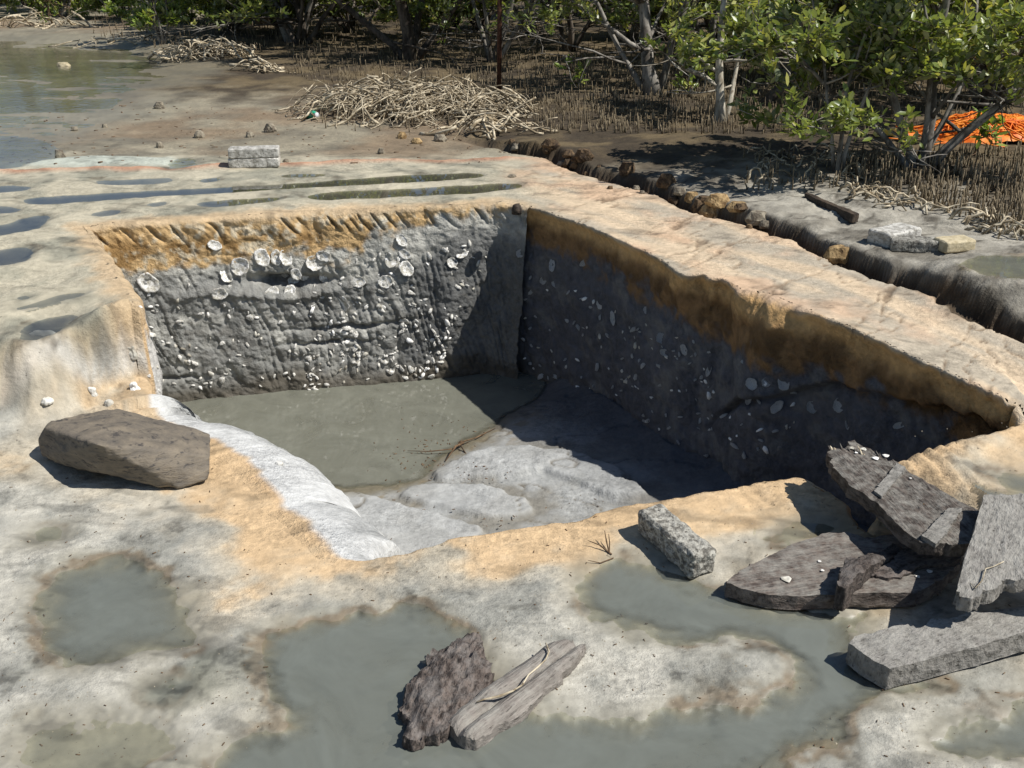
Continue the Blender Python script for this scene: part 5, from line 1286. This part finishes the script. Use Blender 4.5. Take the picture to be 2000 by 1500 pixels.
M_BARKD = simple_mat('dark_mangrove_bark', alb(60, 52, 44), alb(110, 100, 88), 9, 0.9, 0.5, (1, 1, 0.5))
M_PEG = simple_mat('peg_root', alb(100, 86, 66), alb(164, 148, 120), 20, 0.9, 0.3, coords='Object')

LEAF_N = np.array([(0, 0, 0), (.26, .15, .02), (.62, .17, .03), (1, 0, .0), (.62, -.17, .03), (.26, -.15, .02), (.30, 0, -.03), (.66, 0, -.03)])
LEAF_NT = np.array([(0, 6, 1), (1, 6, 7), (1, 7, 2), (2, 7, 3), (3, 7, 4), (4, 7, 6), (4, 6, 5), (5, 6, 0)])
LEAF_F = np.array([(0, 0, 0), (.45, .19, .03), (1, 0, 0), (.45, -.19, .03)])
LEAF_FT = np.array([(0, 3, 2), (0, 2, 1)])
def leaves_mesh(name, P, D, size, near, seed):
    """P (n,3) leaf bases, D (n,3) leaf directions, size (n,)"""
    r = np.random.RandomState(seed); n = len(P)
    LV, LT = (LEAF_N, LEAF_NT) if near else (LEAF_F, LEAF_FT)
    D = D / (np.linalg.norm(D, axis=1)[:, None] + 1e-9)
    up = np.array([0, 0, 1.0]) + r.normal(0, 0.45, (n, 3)); B = np.cross(up, D); B /= np.linalg.norm(B, axis=1)[:, None] + 1e-9; C = np.cross(D, B)
    V = P[:, None, :] + size[:, None, None] * (LV[None, :, 0:1] * D[:, None] + LV[None, :, 1:2] * B[:, None] * 1.25 + LV[None, :, 2:3] * C[:, None])
    T = LT[None] + (np.arange(n) * len(LV))[:, None, None]
    sh = np.repeat(np.clip(r.beta(1.6, 2.2, n), 0, 0.999), len(LV))
    return mesh_np(name, V.reshape(-1, 3), None, T.reshape(-1, 3), attrs={'Shade': sh * 0.98}, smooth=False)

def tree_arrays(seed, stems, height, spread, leaf_n, leaf_size, leaf_lo=0.3, droop=0.1, twig_n=5, clump=14, low_b=0.12):
    """stems: list of (lean dir xy, length, radius).  Returns trunk paths, branch paths, leaf bases and directions"""
    r = random.Random(seed); trunks, branches, tips = [], [], []
    def path(p, d, L, rad, n, wob, rise):
        pts = [p.copy()]; rr = [rad]; d = d.normalized()
        for i in range(n):
            d = (d + Vector((r.gauss(0, wob), r.gauss(0, wob), r.gauss(rise, wob * 0.6)))).normalized(); p = p + d * (L / n); pts.append(p.copy()); rr.append(rad * (1 - 0.78 * (i + 1) / n))
        return pts, rr, d
    for (lx, ly, L, rad) in stems:
        pts, rr, d = path(Vector((lx * 0.05, ly * 0.05, -0.05)), Vector((lx, ly, 1)), L, rad, 9, 0.13, 0.03)
        rr[0] *= 1.5; trunks.append((pts, rr))
        nb = max(4, int(L * 5))
        for b in range(nb):
            k = r.uniform(low_b, 1.0) * (len(pts) - 1); i = min(int(k), len(pts) - 2); p = pts[i].lerp(pts[i + 1], k - i)
            a = r.uniform(0, 6.28); bl = spread * r.uniform(0.5, 1.0) * (1.1 - 0.5 * k / len(pts))
            bp, br, bd = path(p, Vector((math.cos(a), math.sin(a), r.uniform(-0.05, 0.6))), bl, max(0.006, rr[i] * 0.45), 6, 0.22, 0.04 - droop * 0.3)
            tw = []
            for t in range(twig_n):
                kk = r.uniform(0.35, 1.0) * (len(bp) - 1); j = min(int(kk), len(bp) - 2); q = bp[j].lerp(bp[j + 1], kk - j)
                tp, tr_, td = path(q, Vector((r.gauss(0, 1), r.gauss(0, 1), r.gauss(0.2, 0.6))) + bd * 0.8, spread * r.uniform(0.15, 0.4), 0.004, 3, 0.25, 0.05)
                tw.append((tp, [0.0045, 0.0038, 0.003, 0.002])); tips.append((tp, td))
            tips.append((bp[-3:], bd)); branches.append([(bp, br)] + tw)
    P, D = [], []
    cand = [t for t in tips if t[0][-1].z > leaf_lo]
    while len(P) < leaf_n and cand:
        tp, td = r.choice(cand); c = clump
        for _ in range(c):
            k = r.uniform(0.2, 1.0) * (len(tp) - 1); i = min(int(k), len(tp) - 2); q = tp[i].lerp(tp[i + 1], k - i)
            dd = Vector((r.gauss(0, 1), r.gauss(0, 1), r.gauss(0.35, 0.7))) + td * 0.7
            P.append((q + Vector((r.gauss(0, .02), r.gauss(0, .02), r.gauss(0, .02))))[:]); D.append(dd[:])
    rs = np.random.RandomState(seed)
    P = np.array(P[:leaf_n]); D = np.array(D[:leaf_n]); sz = leaf_size * (0.45 + 0.85 * rs.beta(2.2, 1.8, len(P)))
    return trunks, branches, P, D, sz
def make_tree(name, loc, label, seed, stems, spread, leaf_n, leaf_size, bark, near=False, leaf_lo=0.3, n_leaf_parts=0, mat=None, group=None, twig_n=5, cat='tree', clump=14, merge_branches=False):
    tr, brs, P, D, sz = tree_arrays(seed, stems, 0, spread, leaf_n, leaf_size, leaf_lo, twig_n=twig_n, clump=clump)
    root = empty(name, loc); tag(root, label, cat, group)
    for (pts, rr) in tr:
        A = Acc(); A.tube(pts, rr, 9); obj('trunk', A.mesh('trunk'), bark, root)
    if merge_branches:
        A = Acc()
        for b in brs:
            for pts, rr in b: A.tube(pts, rr, 4)
        if A.n: obj('branches', A.mesh('branches'), bark, root)['kind'] = 'stuff'
    else:
        for b in brs:
            A = Acc()
            for k, (pts, rr) in enumerate(b): A.tube(pts, rr, 6 if k == 0 else 4)
            obj('branch', A.mesh('branch'), bark, root)
    mat = mat or M_LEAF
    if len(P):
        if n_leaf_parts:
            camloc = Vector((0, 0, CAMZ)) - Vector(loc); d = np.linalg.norm(P - np.array(camloc), axis=1); order = np.argsort(d)
            near_i = order[:n_leaf_parts * 2:2]; keep = np.ones(len(P), bool); keep[near_i] = False
            V = LEAF_N * np.array([1, 1.25, 1]); lm = mesh_np('leaf', V, None, LEAF_NT, attrs={'Shade': np.full(8, 0.2)}, smooth=False); lm.materials.append(mat)
            r = random.Random(seed)
            for i in near_i:
                o = bpy.data.objects.new('leaf', lm); COL.objects.link(o); o.parent = root; o.location = P[i]
                x = Vector(D[i]).normalized(); u = Vector((r.gauss(0, .45), r.gauss(0, .45), 1)); y = u.cross(x).normalized(); z = x.cross(y)
                o.rotation_euler = Matrix((x, y, z)).transposed().to_euler(); s = float(sz[i]); o.scale = (s, s, s)
            P, D, sz = P[keep], D[keep], sz[keep]
        c = obj('crown', leaves_mesh('crown', P, D, sz, near, seed), mat, root); c['kind'] = 'stuff'
    return root
def copy_tree(src, loc, rz, sc, label, group=None):
    r = src.copy(); COL.objects.link(r); r.location = loc; r.rotation_euler = (0, 0, rz); r.scale = (sc, sc, sc); tag(r, label, group=group)
    for ch in list(src.children):
        c = ch.copy(); COL.objects.link(c); c.parent = r
    return r
def G(px, py): return on_ground(px, py, .42)

# the near bush at the right, whose leaves can be told apart
make_tree('mangrove_bush', G(1795, 326), 'near mangrove bush with big leaves left of the orange netting', 61,
   [(0.25, 0.05, 1.5, .036), (0.6, 0.15, 1.6, .030), (-0.15, 0.25, 1.4, .026), (-0.6, 0.05, 1.3, .020), (0.05, -0.2, 1.2, .018), (0.5, 0.5, 1.5, .02)], 0.80, 7500, 0.060, M_BARKG, near=True, leaf_lo=0.52, n_leaf_parts=300, twig_n=7, cat='bush', clump=7)
make_tree('mangrove_bush', G(1640, 338), 'thin-stemmed mangrove bush left of the near big-leaved one', 62,
   [(-0.12, 0.1, 1.3, .013), (0.1, 0.15, 1.4, .013), (-0.3, 0.2, 1.2, .012)], 0.62, 3600, 0.060, M_BARKG, near=True, leaf_lo=0.20, twig_n=7, cat='bush', clump=7)
make_tree('mangrove_tree', G(1405, 238), 'slim mangrove with a pale forked trunk in front of the dark bank', 63,
   [(0.08, 0.05, 1.7, .036), (0.28, 0.1, 1.5, .020)], 0.75, 3800, 0.060, M_BARKP, leaf_lo=0.50, twig_n=6, clump=7)
make_tree('mangrove_tree', G(1278, 184), 'thick grey mangrove trunk right of the rusty post', 64,
   [(-0.02, 0.05, 2.6, .058), (0.18, 0.12, 2.2, .034), (-0.45, 0.2, 2.0, .026)], 1.1, 5600, 0.060, M_BARKG, leaf_lo=0.55, twig_n=6, clump=8)
make_tree('mangrove_tree', G(803, 116), 'spreading dark mangrove standing behind the root heap', 65,
   [(0.02, 0.0, 2.8, .075), (-0.75, 0.1, 2.4, .042), (0.6, 0.1, 2.4, .042), (0.2, 0.4, 2.4, .045)], 1.3, 8000, 0.066, M_BARKD, leaf_lo=0.42, twig_n=6, clump=8)
make_tree('mangrove_tree', G(575, 82), 'low mangrove with a leaning pale limb left of the root heap tree', 66,
   [(-0.65, 0.1, 2.2, .05), (0.3, 0.2, 2.4, .05), (-0.1, -0.2, 2.0, .04), (0.7, 0.0, 2.0, .035)], 1.4, 9000, 0.080, M_BARKG, leaf_lo=0.28, twig_n=6, clump=8)
make_tree('mangrove_bush', G(318, 86), 'small bright green mangrove bush on the mudflat shore', 67,
   [(0.12, 0, 1.3, .018), (-0.15, 0.05, 1.3, .018), (0.02, 0.1, 1.4, .02), (0.25, 0.1, 1.1, .014), (-0.3, 0, 1.1, .014)], 0.36, 1900, 0.090, M_BARKG, leaf_lo=0.2, mat=M_LEAFY, cat='bush', twig_n=6, clump=7)
make_tree('mangrove_tree', G(1110, 100), 'slender mangrove right of the rusty post among thin stems', 68,
   [(0.1, 0.0, 2.4, .036), (-0.3, 0.1, 2.2, .028), (0.45, 0.1, 2.0, .026)], 1.1, 5500, 0.066, M_BARKD, leaf_lo=0.55, twig_n=6, clump=8)
make_tree('mangrove_tree', G(1530, 160), 'leafy mangrove behind the thin-stemmed bush', 69,
   [(0.1, 0.1, 2.0, .045), (-0.4, 0.1, 1.8, .03), (0.5, 0.0, 1.8, .028)], 1.0, 7000, 0.062, M_BARKG, leaf_lo=0.42, twig_n=6, clump=8)
make_tree('mangrove_tree', G(1960, 190), 'leafy mangrove behind the orange netting', 70,
   [(-0.1, 0.1, 2.0, .045), (-0.6, 0.0, 1.9, .03), (0.3, 0.1, 1.8, .03)], 1.1, 7000, 0.064, M_BARKG, leaf_lo=0.38, twig_n=6, clump=8)
make_tree('mangrove_tree', G(1700, 150), 'grey-limbed mangrove behind the near big-leaved bush', 71,
   [(0.05, 0.1, 2.0, .045), (0.5, 0.1, 1.8, .03), (-0.5, 0.1, 1.8, .028)], 1.0, 6500, 0.062, M_BARKG, leaf_lo=0.42, twig_n=6, clump=8)
# the wood behind: copies of three kinds, each its own tree
PROTO = []
TALL = [(0.1, 0.0, 2.3, .05), (-0.6, 0.1, 2.0, .035), (0.6, 0.2, 2.0, .035), (0.0, -0.45, 1.7, .03)]
SHRUB = [(0.1, 0.0, 1.2, .03), (-0.7, 0.1, 1.1, .022), (0.7, 0.2, 1.1, .022), (0.0, -0.6, 0.9, .02), (-0.3, -0.4, 0.8, .018), (0.4, -0.4, 0.8, .018)]
for k, (lab, mat, bark, lo, lf, stems, spr, ls) in enumerate([('dark mangrove', M_LEAF, M_BARKD, 0.35, 9000, TALL, 1.2, .080), ('shore mangrove', M_LEAFY, M_BARKG, 0.03, 9000, SHRUB, 0.8, .085), ('thin mangrove', M_LEAF, M_BARKG, 0.6, 5500, TALL, 1.2, .075), ('low mangrove', M_LEAF, M_BARKD, 0.12, 9000, SHRUB, 0.85, .085)]):
    PROTO.append(make_tree('mangrove_tree', (0, 0, -500), lab, 80 + k, stems, spr, lf, ls, bark, leaf_lo=lo, mat=mat, group='mangroves of the wood behind', twig_n=5, merge_branches=True, clump=9))
FAR = [(-9.4,17.0,1,.85),(-8.3,16.6,1,.8),(-7.2,16.9,1,.9),(-6.1,16.6,1,.9),(-5.2,16.2,1,.9),(-10.6,17.2,1,.9),(-4.4,15.8,1,.85),(-8.8,19.4,0,1.1),(-6.6,19.6,0,1.1),(-7.8,18.0,1,1.1),(-5.6,18.0,1,1.1),(-9.9,18.2,1,1.1),
 (-3.9,14.6,3,1.0),(-3.0,14.0,3,1.0),(-2.2,14.4,3,1.0),(-1.3,13.6,3,.9),(-3.4,16.2,3,1.2),(-0.4,14.6,3,.9),(1.9,13.0,3,.9),(3.0,12.4,3,1.0),(4.2,11.4,3,1.0),(0.6,17.0,3,1.2),
 (-3.6,15.4,0,1.0),(-2.6,12.9,0,1.0),(-2.0,16.6,0,1.1),(-0.9,15.0,2,1.0),(0.3,13.4,2,1.0),(1.4,12.6,2,1.0),(2.3,11.4,0,1.0),(3.3,10.6,0,1.0),(4.3,9.8,0,1.0),(0.9,16.2,0,1.1),(2.4,15.0,0,1.1),(4.2,13.4,0,1.1),(5.4,12.2,0,1.1),(-4.6,18.6,0,1.2),(-1.2,19.0,0,1.2),(2.2,19.5,0,1.2),(5.8,17.0,0,1.2),(8.0,15.0,0,1.2),(3.7,7.9,0,.9),(-0.2,11.2,2,.95),(1.9,10.0,2,.9)]
r = random.Random(3)
ORD = ['first', 'second', 'third', 'fourth', 'fifth', 'sixth', 'seventh', 'eighth', 'ninth', 'tenth', 'eleventh', 'twelfth', 'thirteenth', 'fourteenth', 'fifteenth', 'sixteenth', 'seventeenth', 'eighteenth', 'nineteenth', 'twentieth']
KIND = ['dense dark-leaved mangrove of the wood behind', 'bright green mangrove on the far shore of the water', 'thin sparse mangrove of the wood behind', 'low bushy mangrove of the wood behind']
rank = {}
for kd in range(4):
    for q, k in enumerate(sorted([k for k, f in enumerate(FAR) if f[2] == kd], key=lambda k: FAR[k][0] / FAR[k][1])): rank[k] = q
done = set()
for k, (x, y, kind, sc) in enumerate(FAR):
    lab = '%s, %s from the left' % (KIND[kind], ORD[rank[k]]); loc = Vector((x, y, gz_at(x, y)))
    if kind not in done:
        done.add(kind); src = PROTO[kind]; src.location = loc; src.scale = (sc, sc, sc); tag(src, lab, 'tree', 'mangroves of the wood behind')
    else: copy_tree(PROTO[kind], loc, r.uniform(0, 6.28), sc * r.uniform(0.9, 1.1), lab, 'mangroves of the wood behind')
# seedlings
for k, (px, py, h, lab) in enumerate([(1128, 172, .28, 'mangrove seedling in the shade right of the rusty post'), (1342, 190, .30, 'yellow-green mangrove seedling left of the pale forked trunk'), (1905, 300, .30, 'mangrove seedling in front of the orange netting'), (98, 50, .5, 'upright seedling on the far left shore, left of two'), (128, 48, .5, 'upright seedling on the far left shore, right of two')]):
    make_tree('mangrove_seedling', G(px, py), lab, 120 + k, [(0.1, 0, h, .006), (-0.1, 0.05, h * 0.9, .005)], h * 0.5, 60, 0.075, M_TWIG, near=True, leaf_lo=0.04, mat=M_LEAFY, cat='seedling', clump=5, twig_n=2)
# fallen limb
A = Acc(); a, b = G(1486, 206), G(1486, 206) + Vector((0.42, 0.3, 0.26)); A.tube([Vector((0, 0, -.02)), (b - a) * 0.5 + Vector((0, 0, .02)), b - a], [.045, .04, .03], 9)
o = obj('broken_limb', A.mesh('broken_limb'), M_BARKD); o.location = a; tag(o, 'short dark broken limb slanting up behind the pale forked trunk', 'branch')

# ---- peg roots standing in the mud
def peg_mesh(seed, bend):
    r = random.Random(seed); A = Acc(); A.tube([(0, 0, -.08), (bend * .2, 0, .35), (bend, bend * .3, .8), (bend * 1.1, bend * .3, 1.0)], [.075, .065, .05, .02], 5); return A
PEGA = [peg_mesh(k, (r.random() - .5) * .25) for k in range(5)]; PEGM = []
for a in PEGA: m = a.mesh('peg_root'); m.materials.append(M_PEG); PEGM.append(m)
zones = [((1640, 2000), (292, 470), 1500, lambda x, y: y > 292 + (2000 - x) * 0.06 and y < 340 + (x - 1640) * 0.36), ((990, 1640), (110, 262), 3000, lambda x, y: y < 262 and not (x < 1040 and y > 225)), ((1640, 2000), (120, 262), 600, lambda x, y: True),
         ((560, 1000), (40, 200), 1600, lambda x, y: y < 150 + (x - 560) * 0.15), ((180, 700), (30, 100), 700, lambda x, y: y < 100 and not (x < 300 and y > 75)), ((620, 980), (140, 260), 160, lambda x, y: True), ((990, 2000), (30, 120), 900, lambda x, y: True), ((1450, 1700), (300, 372), 120, lambda x, y: True)]
pegs = []
r = random.Random(17)
for (x0, x1), (y0, y1), n, ok in zones:
    c = 0
    while c < n:
        px, py = r.uniform(x0, x1), r.uniform(y0, y1); c += 1
        if not ok(px, py): continue
        p = G(px, py); h = r.choice((0.025, 0.04, 0.055, 0.07, 0.085)) * r.uniform(0.7, 1.3); pegs.append((p.length, p, h, r.random() * 6.28, r.randrange(5), r.uniform(.028, .052) / h))
pegs.sort(key=lambda t: t[0]); rest = Acc()
for k, (d, p, h, a, i, w) in enumerate(pegs):
    if k < 290:
        o = bpy.data.objects.new('peg_root', PEGM[i]); COL.objects.link(o); o.location = p; o.rotation_euler = (r.gauss(0, .1), r.gauss(0, .1), a); o.scale = (h * w * 1.6, h * w * 1.6, h)
        tag(o, 'short upright peg root in the near mud below the big-leaved mangrove bush', 'peg root', 'nearest peg roots')
    else:
        V = np.concatenate(PEGA[i].V) * [h * w * 1.6, h * w * 1.6, h]; ca, sa = math.cos(a), math.sin(a)
        V = np.stack([V[:, 0] * ca - V[:, 1] * sa, V[:, 0] * sa + V[:, 1] * ca, V[:, 2]], 1) + np.array(p[:]); rest.add(V, PEGA[i].Q[0], PEGA[i].T[0])
tag(obj('peg_root_field', rest.mesh('peg_root_field'), M_PEG), 'countless peg roots standing in the mud under the mangroves', 'peg roots', kind='stuff')

# ---- heaps of bleached dead roots
def stick(r, base, L, heap, rad):
    a = r.uniform(0, 6.28); n = 6; pts = []; z0 = r.uniform(0.15, 1.0); bend = r.gauss(0, 1.1); lean = r.gauss(0, .32); hump = r.uniform(0, .16)
    x, y = 0, 0; aa = a
    for i in range(n):
        pts.append((x, y)); aa += bend / n + r.gauss(0, .26); x += math.cos(aa) * L / n; y += math.sin(aa) * L / n
    out = []
    for i, (x, y) in enumerate(pts):
        t = i / (n - 1) - 0.5; q = Vector((base[0] + x - pts[3][0], base[1] + y - pts[3][1], 0))
        q.z = gz_at(q.x, q.y) + max(0.006, heap(q.x, q.y) * z0 + lean * t * L + hump * L * (1 - 4 * t * t) + 0.006); out.append(q)
    return out, [rad * (1 - 0.35 * i / (n - 1)) for i in range(n)]
def root_heap(cx, cy, rx, ry, ang, hh, n_ind, n_rest, Lr, label, group, seed, rad=.0085):
    r = random.Random(seed); ca, sa = math.cos(ang), math.sin(ang)
    def heap(x, y):
        dx, dy = x - cx, y - cy; u = (dx * ca + dy * sa) / rx; v = (-dx * sa + dy * ca) / ry; return hh * max(0.0, 1 - u * u - v * v) ** 0.7
    acc = Acc()
    for k in range(n_ind + n_rest):
        while True:
            u, v = r.gauss(0, .48), r.gauss(0, .48)
            if u * u + v * v < 1.1: break
        b = (cx + u * rx * ca - v * ry * sa, cy + u * rx * sa + v * ry * ca)
        pts, rr = stick(r, b, r.uniform(*Lr), heap, rad * r.choice((.45, .6, .8, 1.0, 1.2, 1.9)) * r.uniform(.85, 1.15))
        if k < n_ind:
            o0 = pts[0].copy(); A = Acc(); A.tube([p - o0 for p in pts], rr, 5); o = obj('dead_root', A.mesh('dead_root'), M_ROOT); o.location = o0; tag(o, label, 'root', group)
        else: acc.tube(pts, rr, 5)
    if n_rest: tag(obj('root_tangle', acc.mesh('root_tangle'), M_ROOT), label.replace('dead root', 'tangle of dead roots'), 'roots', kind='stuff')
hc = G(800, 222)
root_heap(hc.x, hc.y, 1.0, .58, -0.22, .20, 150, 800, (.12, .48), 'bleached dead root in the big tangled heap beside the mudflat', 'dead roots of the big heap', 31, .0052)
hc = G(395, 112); root_heap(hc.x, hc.y, 0.62, .36, -.1, .16, 60, 60, (.2, .5), 'bleached dead root in the low heap on the mudflat shore', 'dead roots of the low shore heap', 32, .009)
hc = G(505, 140); root_heap(hc.x, hc.y, 0.28, .2, -.4, .08, 20, 0, (.2, .45), 'bleached dead root in the little heap between the two big ones', 'dead roots of the little heap', 33, .009)
hc = G(215, 85); root_heap(hc.x, hc.y, 0.6, .3, 0, .04, 16, 0, (.2, .5), 'dead root lying along the far left shore by the water', 'dead roots on the far left shore', 34, .009)
hc = G(60, 52); root_heap(hc.x, hc.y, 1.6, .3, 0, .05, 30, 0, (.3, .9), 'dead root lying under the bright far shore mangroves', 'dead roots under the far shore mangroves', 36, .010)
hc = G(950, 262); root_heap(hc.x, hc.y, 0.45, .25, -.3, .08, 40, 0, (.15, .4), 'dead root at the right foot of the big heap', 'dead roots at the foot of the big heap', 35)
# arching roots on the right bank
r = random.Random(44)
def arch(px, py, w, h, a, rad):
    p = G(px, py); pts = [Vector((math.cos(a) * w * (t - .5) + r.gauss(0, w * .04), math.sin(a) * w * (t - .5) + r.gauss(0, w * .07), h * math.sin(math.pi * t) ** 0.8 - .01 + r.gauss(0, .007))) for t in np.linspace(0, 1, 8)]
    A = Acc(); A.tube(pts, [rad * q for q in (1.1, 1, .95, .9, .9, .85, .8, .7)], 6); o = obj('arching_root', A.mesh('arching_root'), M_ROOT); o.location = p; return o
for k in range(34):
    px = r.uniform(1655, 1835); py = 372 + (px - 1655) * 0.24 + r.gauss(0, 9)
    tag(arch(px, py, r.uniform(.08, .24), r.uniform(.02, .07), r.gauss(-0.5, .7), r.uniform(.0035, .0075)), 'pale arching root in the row behind the concrete blocks', 'root', 'arching roots behind the blocks')
for k in range(22):
    px = r.uniform(1880, 2010); py = 425 + (px - 1880) * 0.35 + r.gauss(0, 9)
    tag(arch(px, py, r.uniform(.08, .22), r.uniform(.03, .08), r.gauss(-0.5, .7), r.uniform(.004, .008)), 'pale arching root at the right edge of the bank', 'root', 'arching roots at the right edge')
for k in range(46):
    px, py = r.uniform(1470, 1680), r.uniform(296, 362)
    tag(arch(px, py, r.uniform(.08, .22), r.uniform(.015, .07), r.uniform(0, 3.1), r.uniform(.0035, .007)), 'pale root in the shaded tangle under the thin-stemmed bush', 'root', 'roots in the shaded tangle')
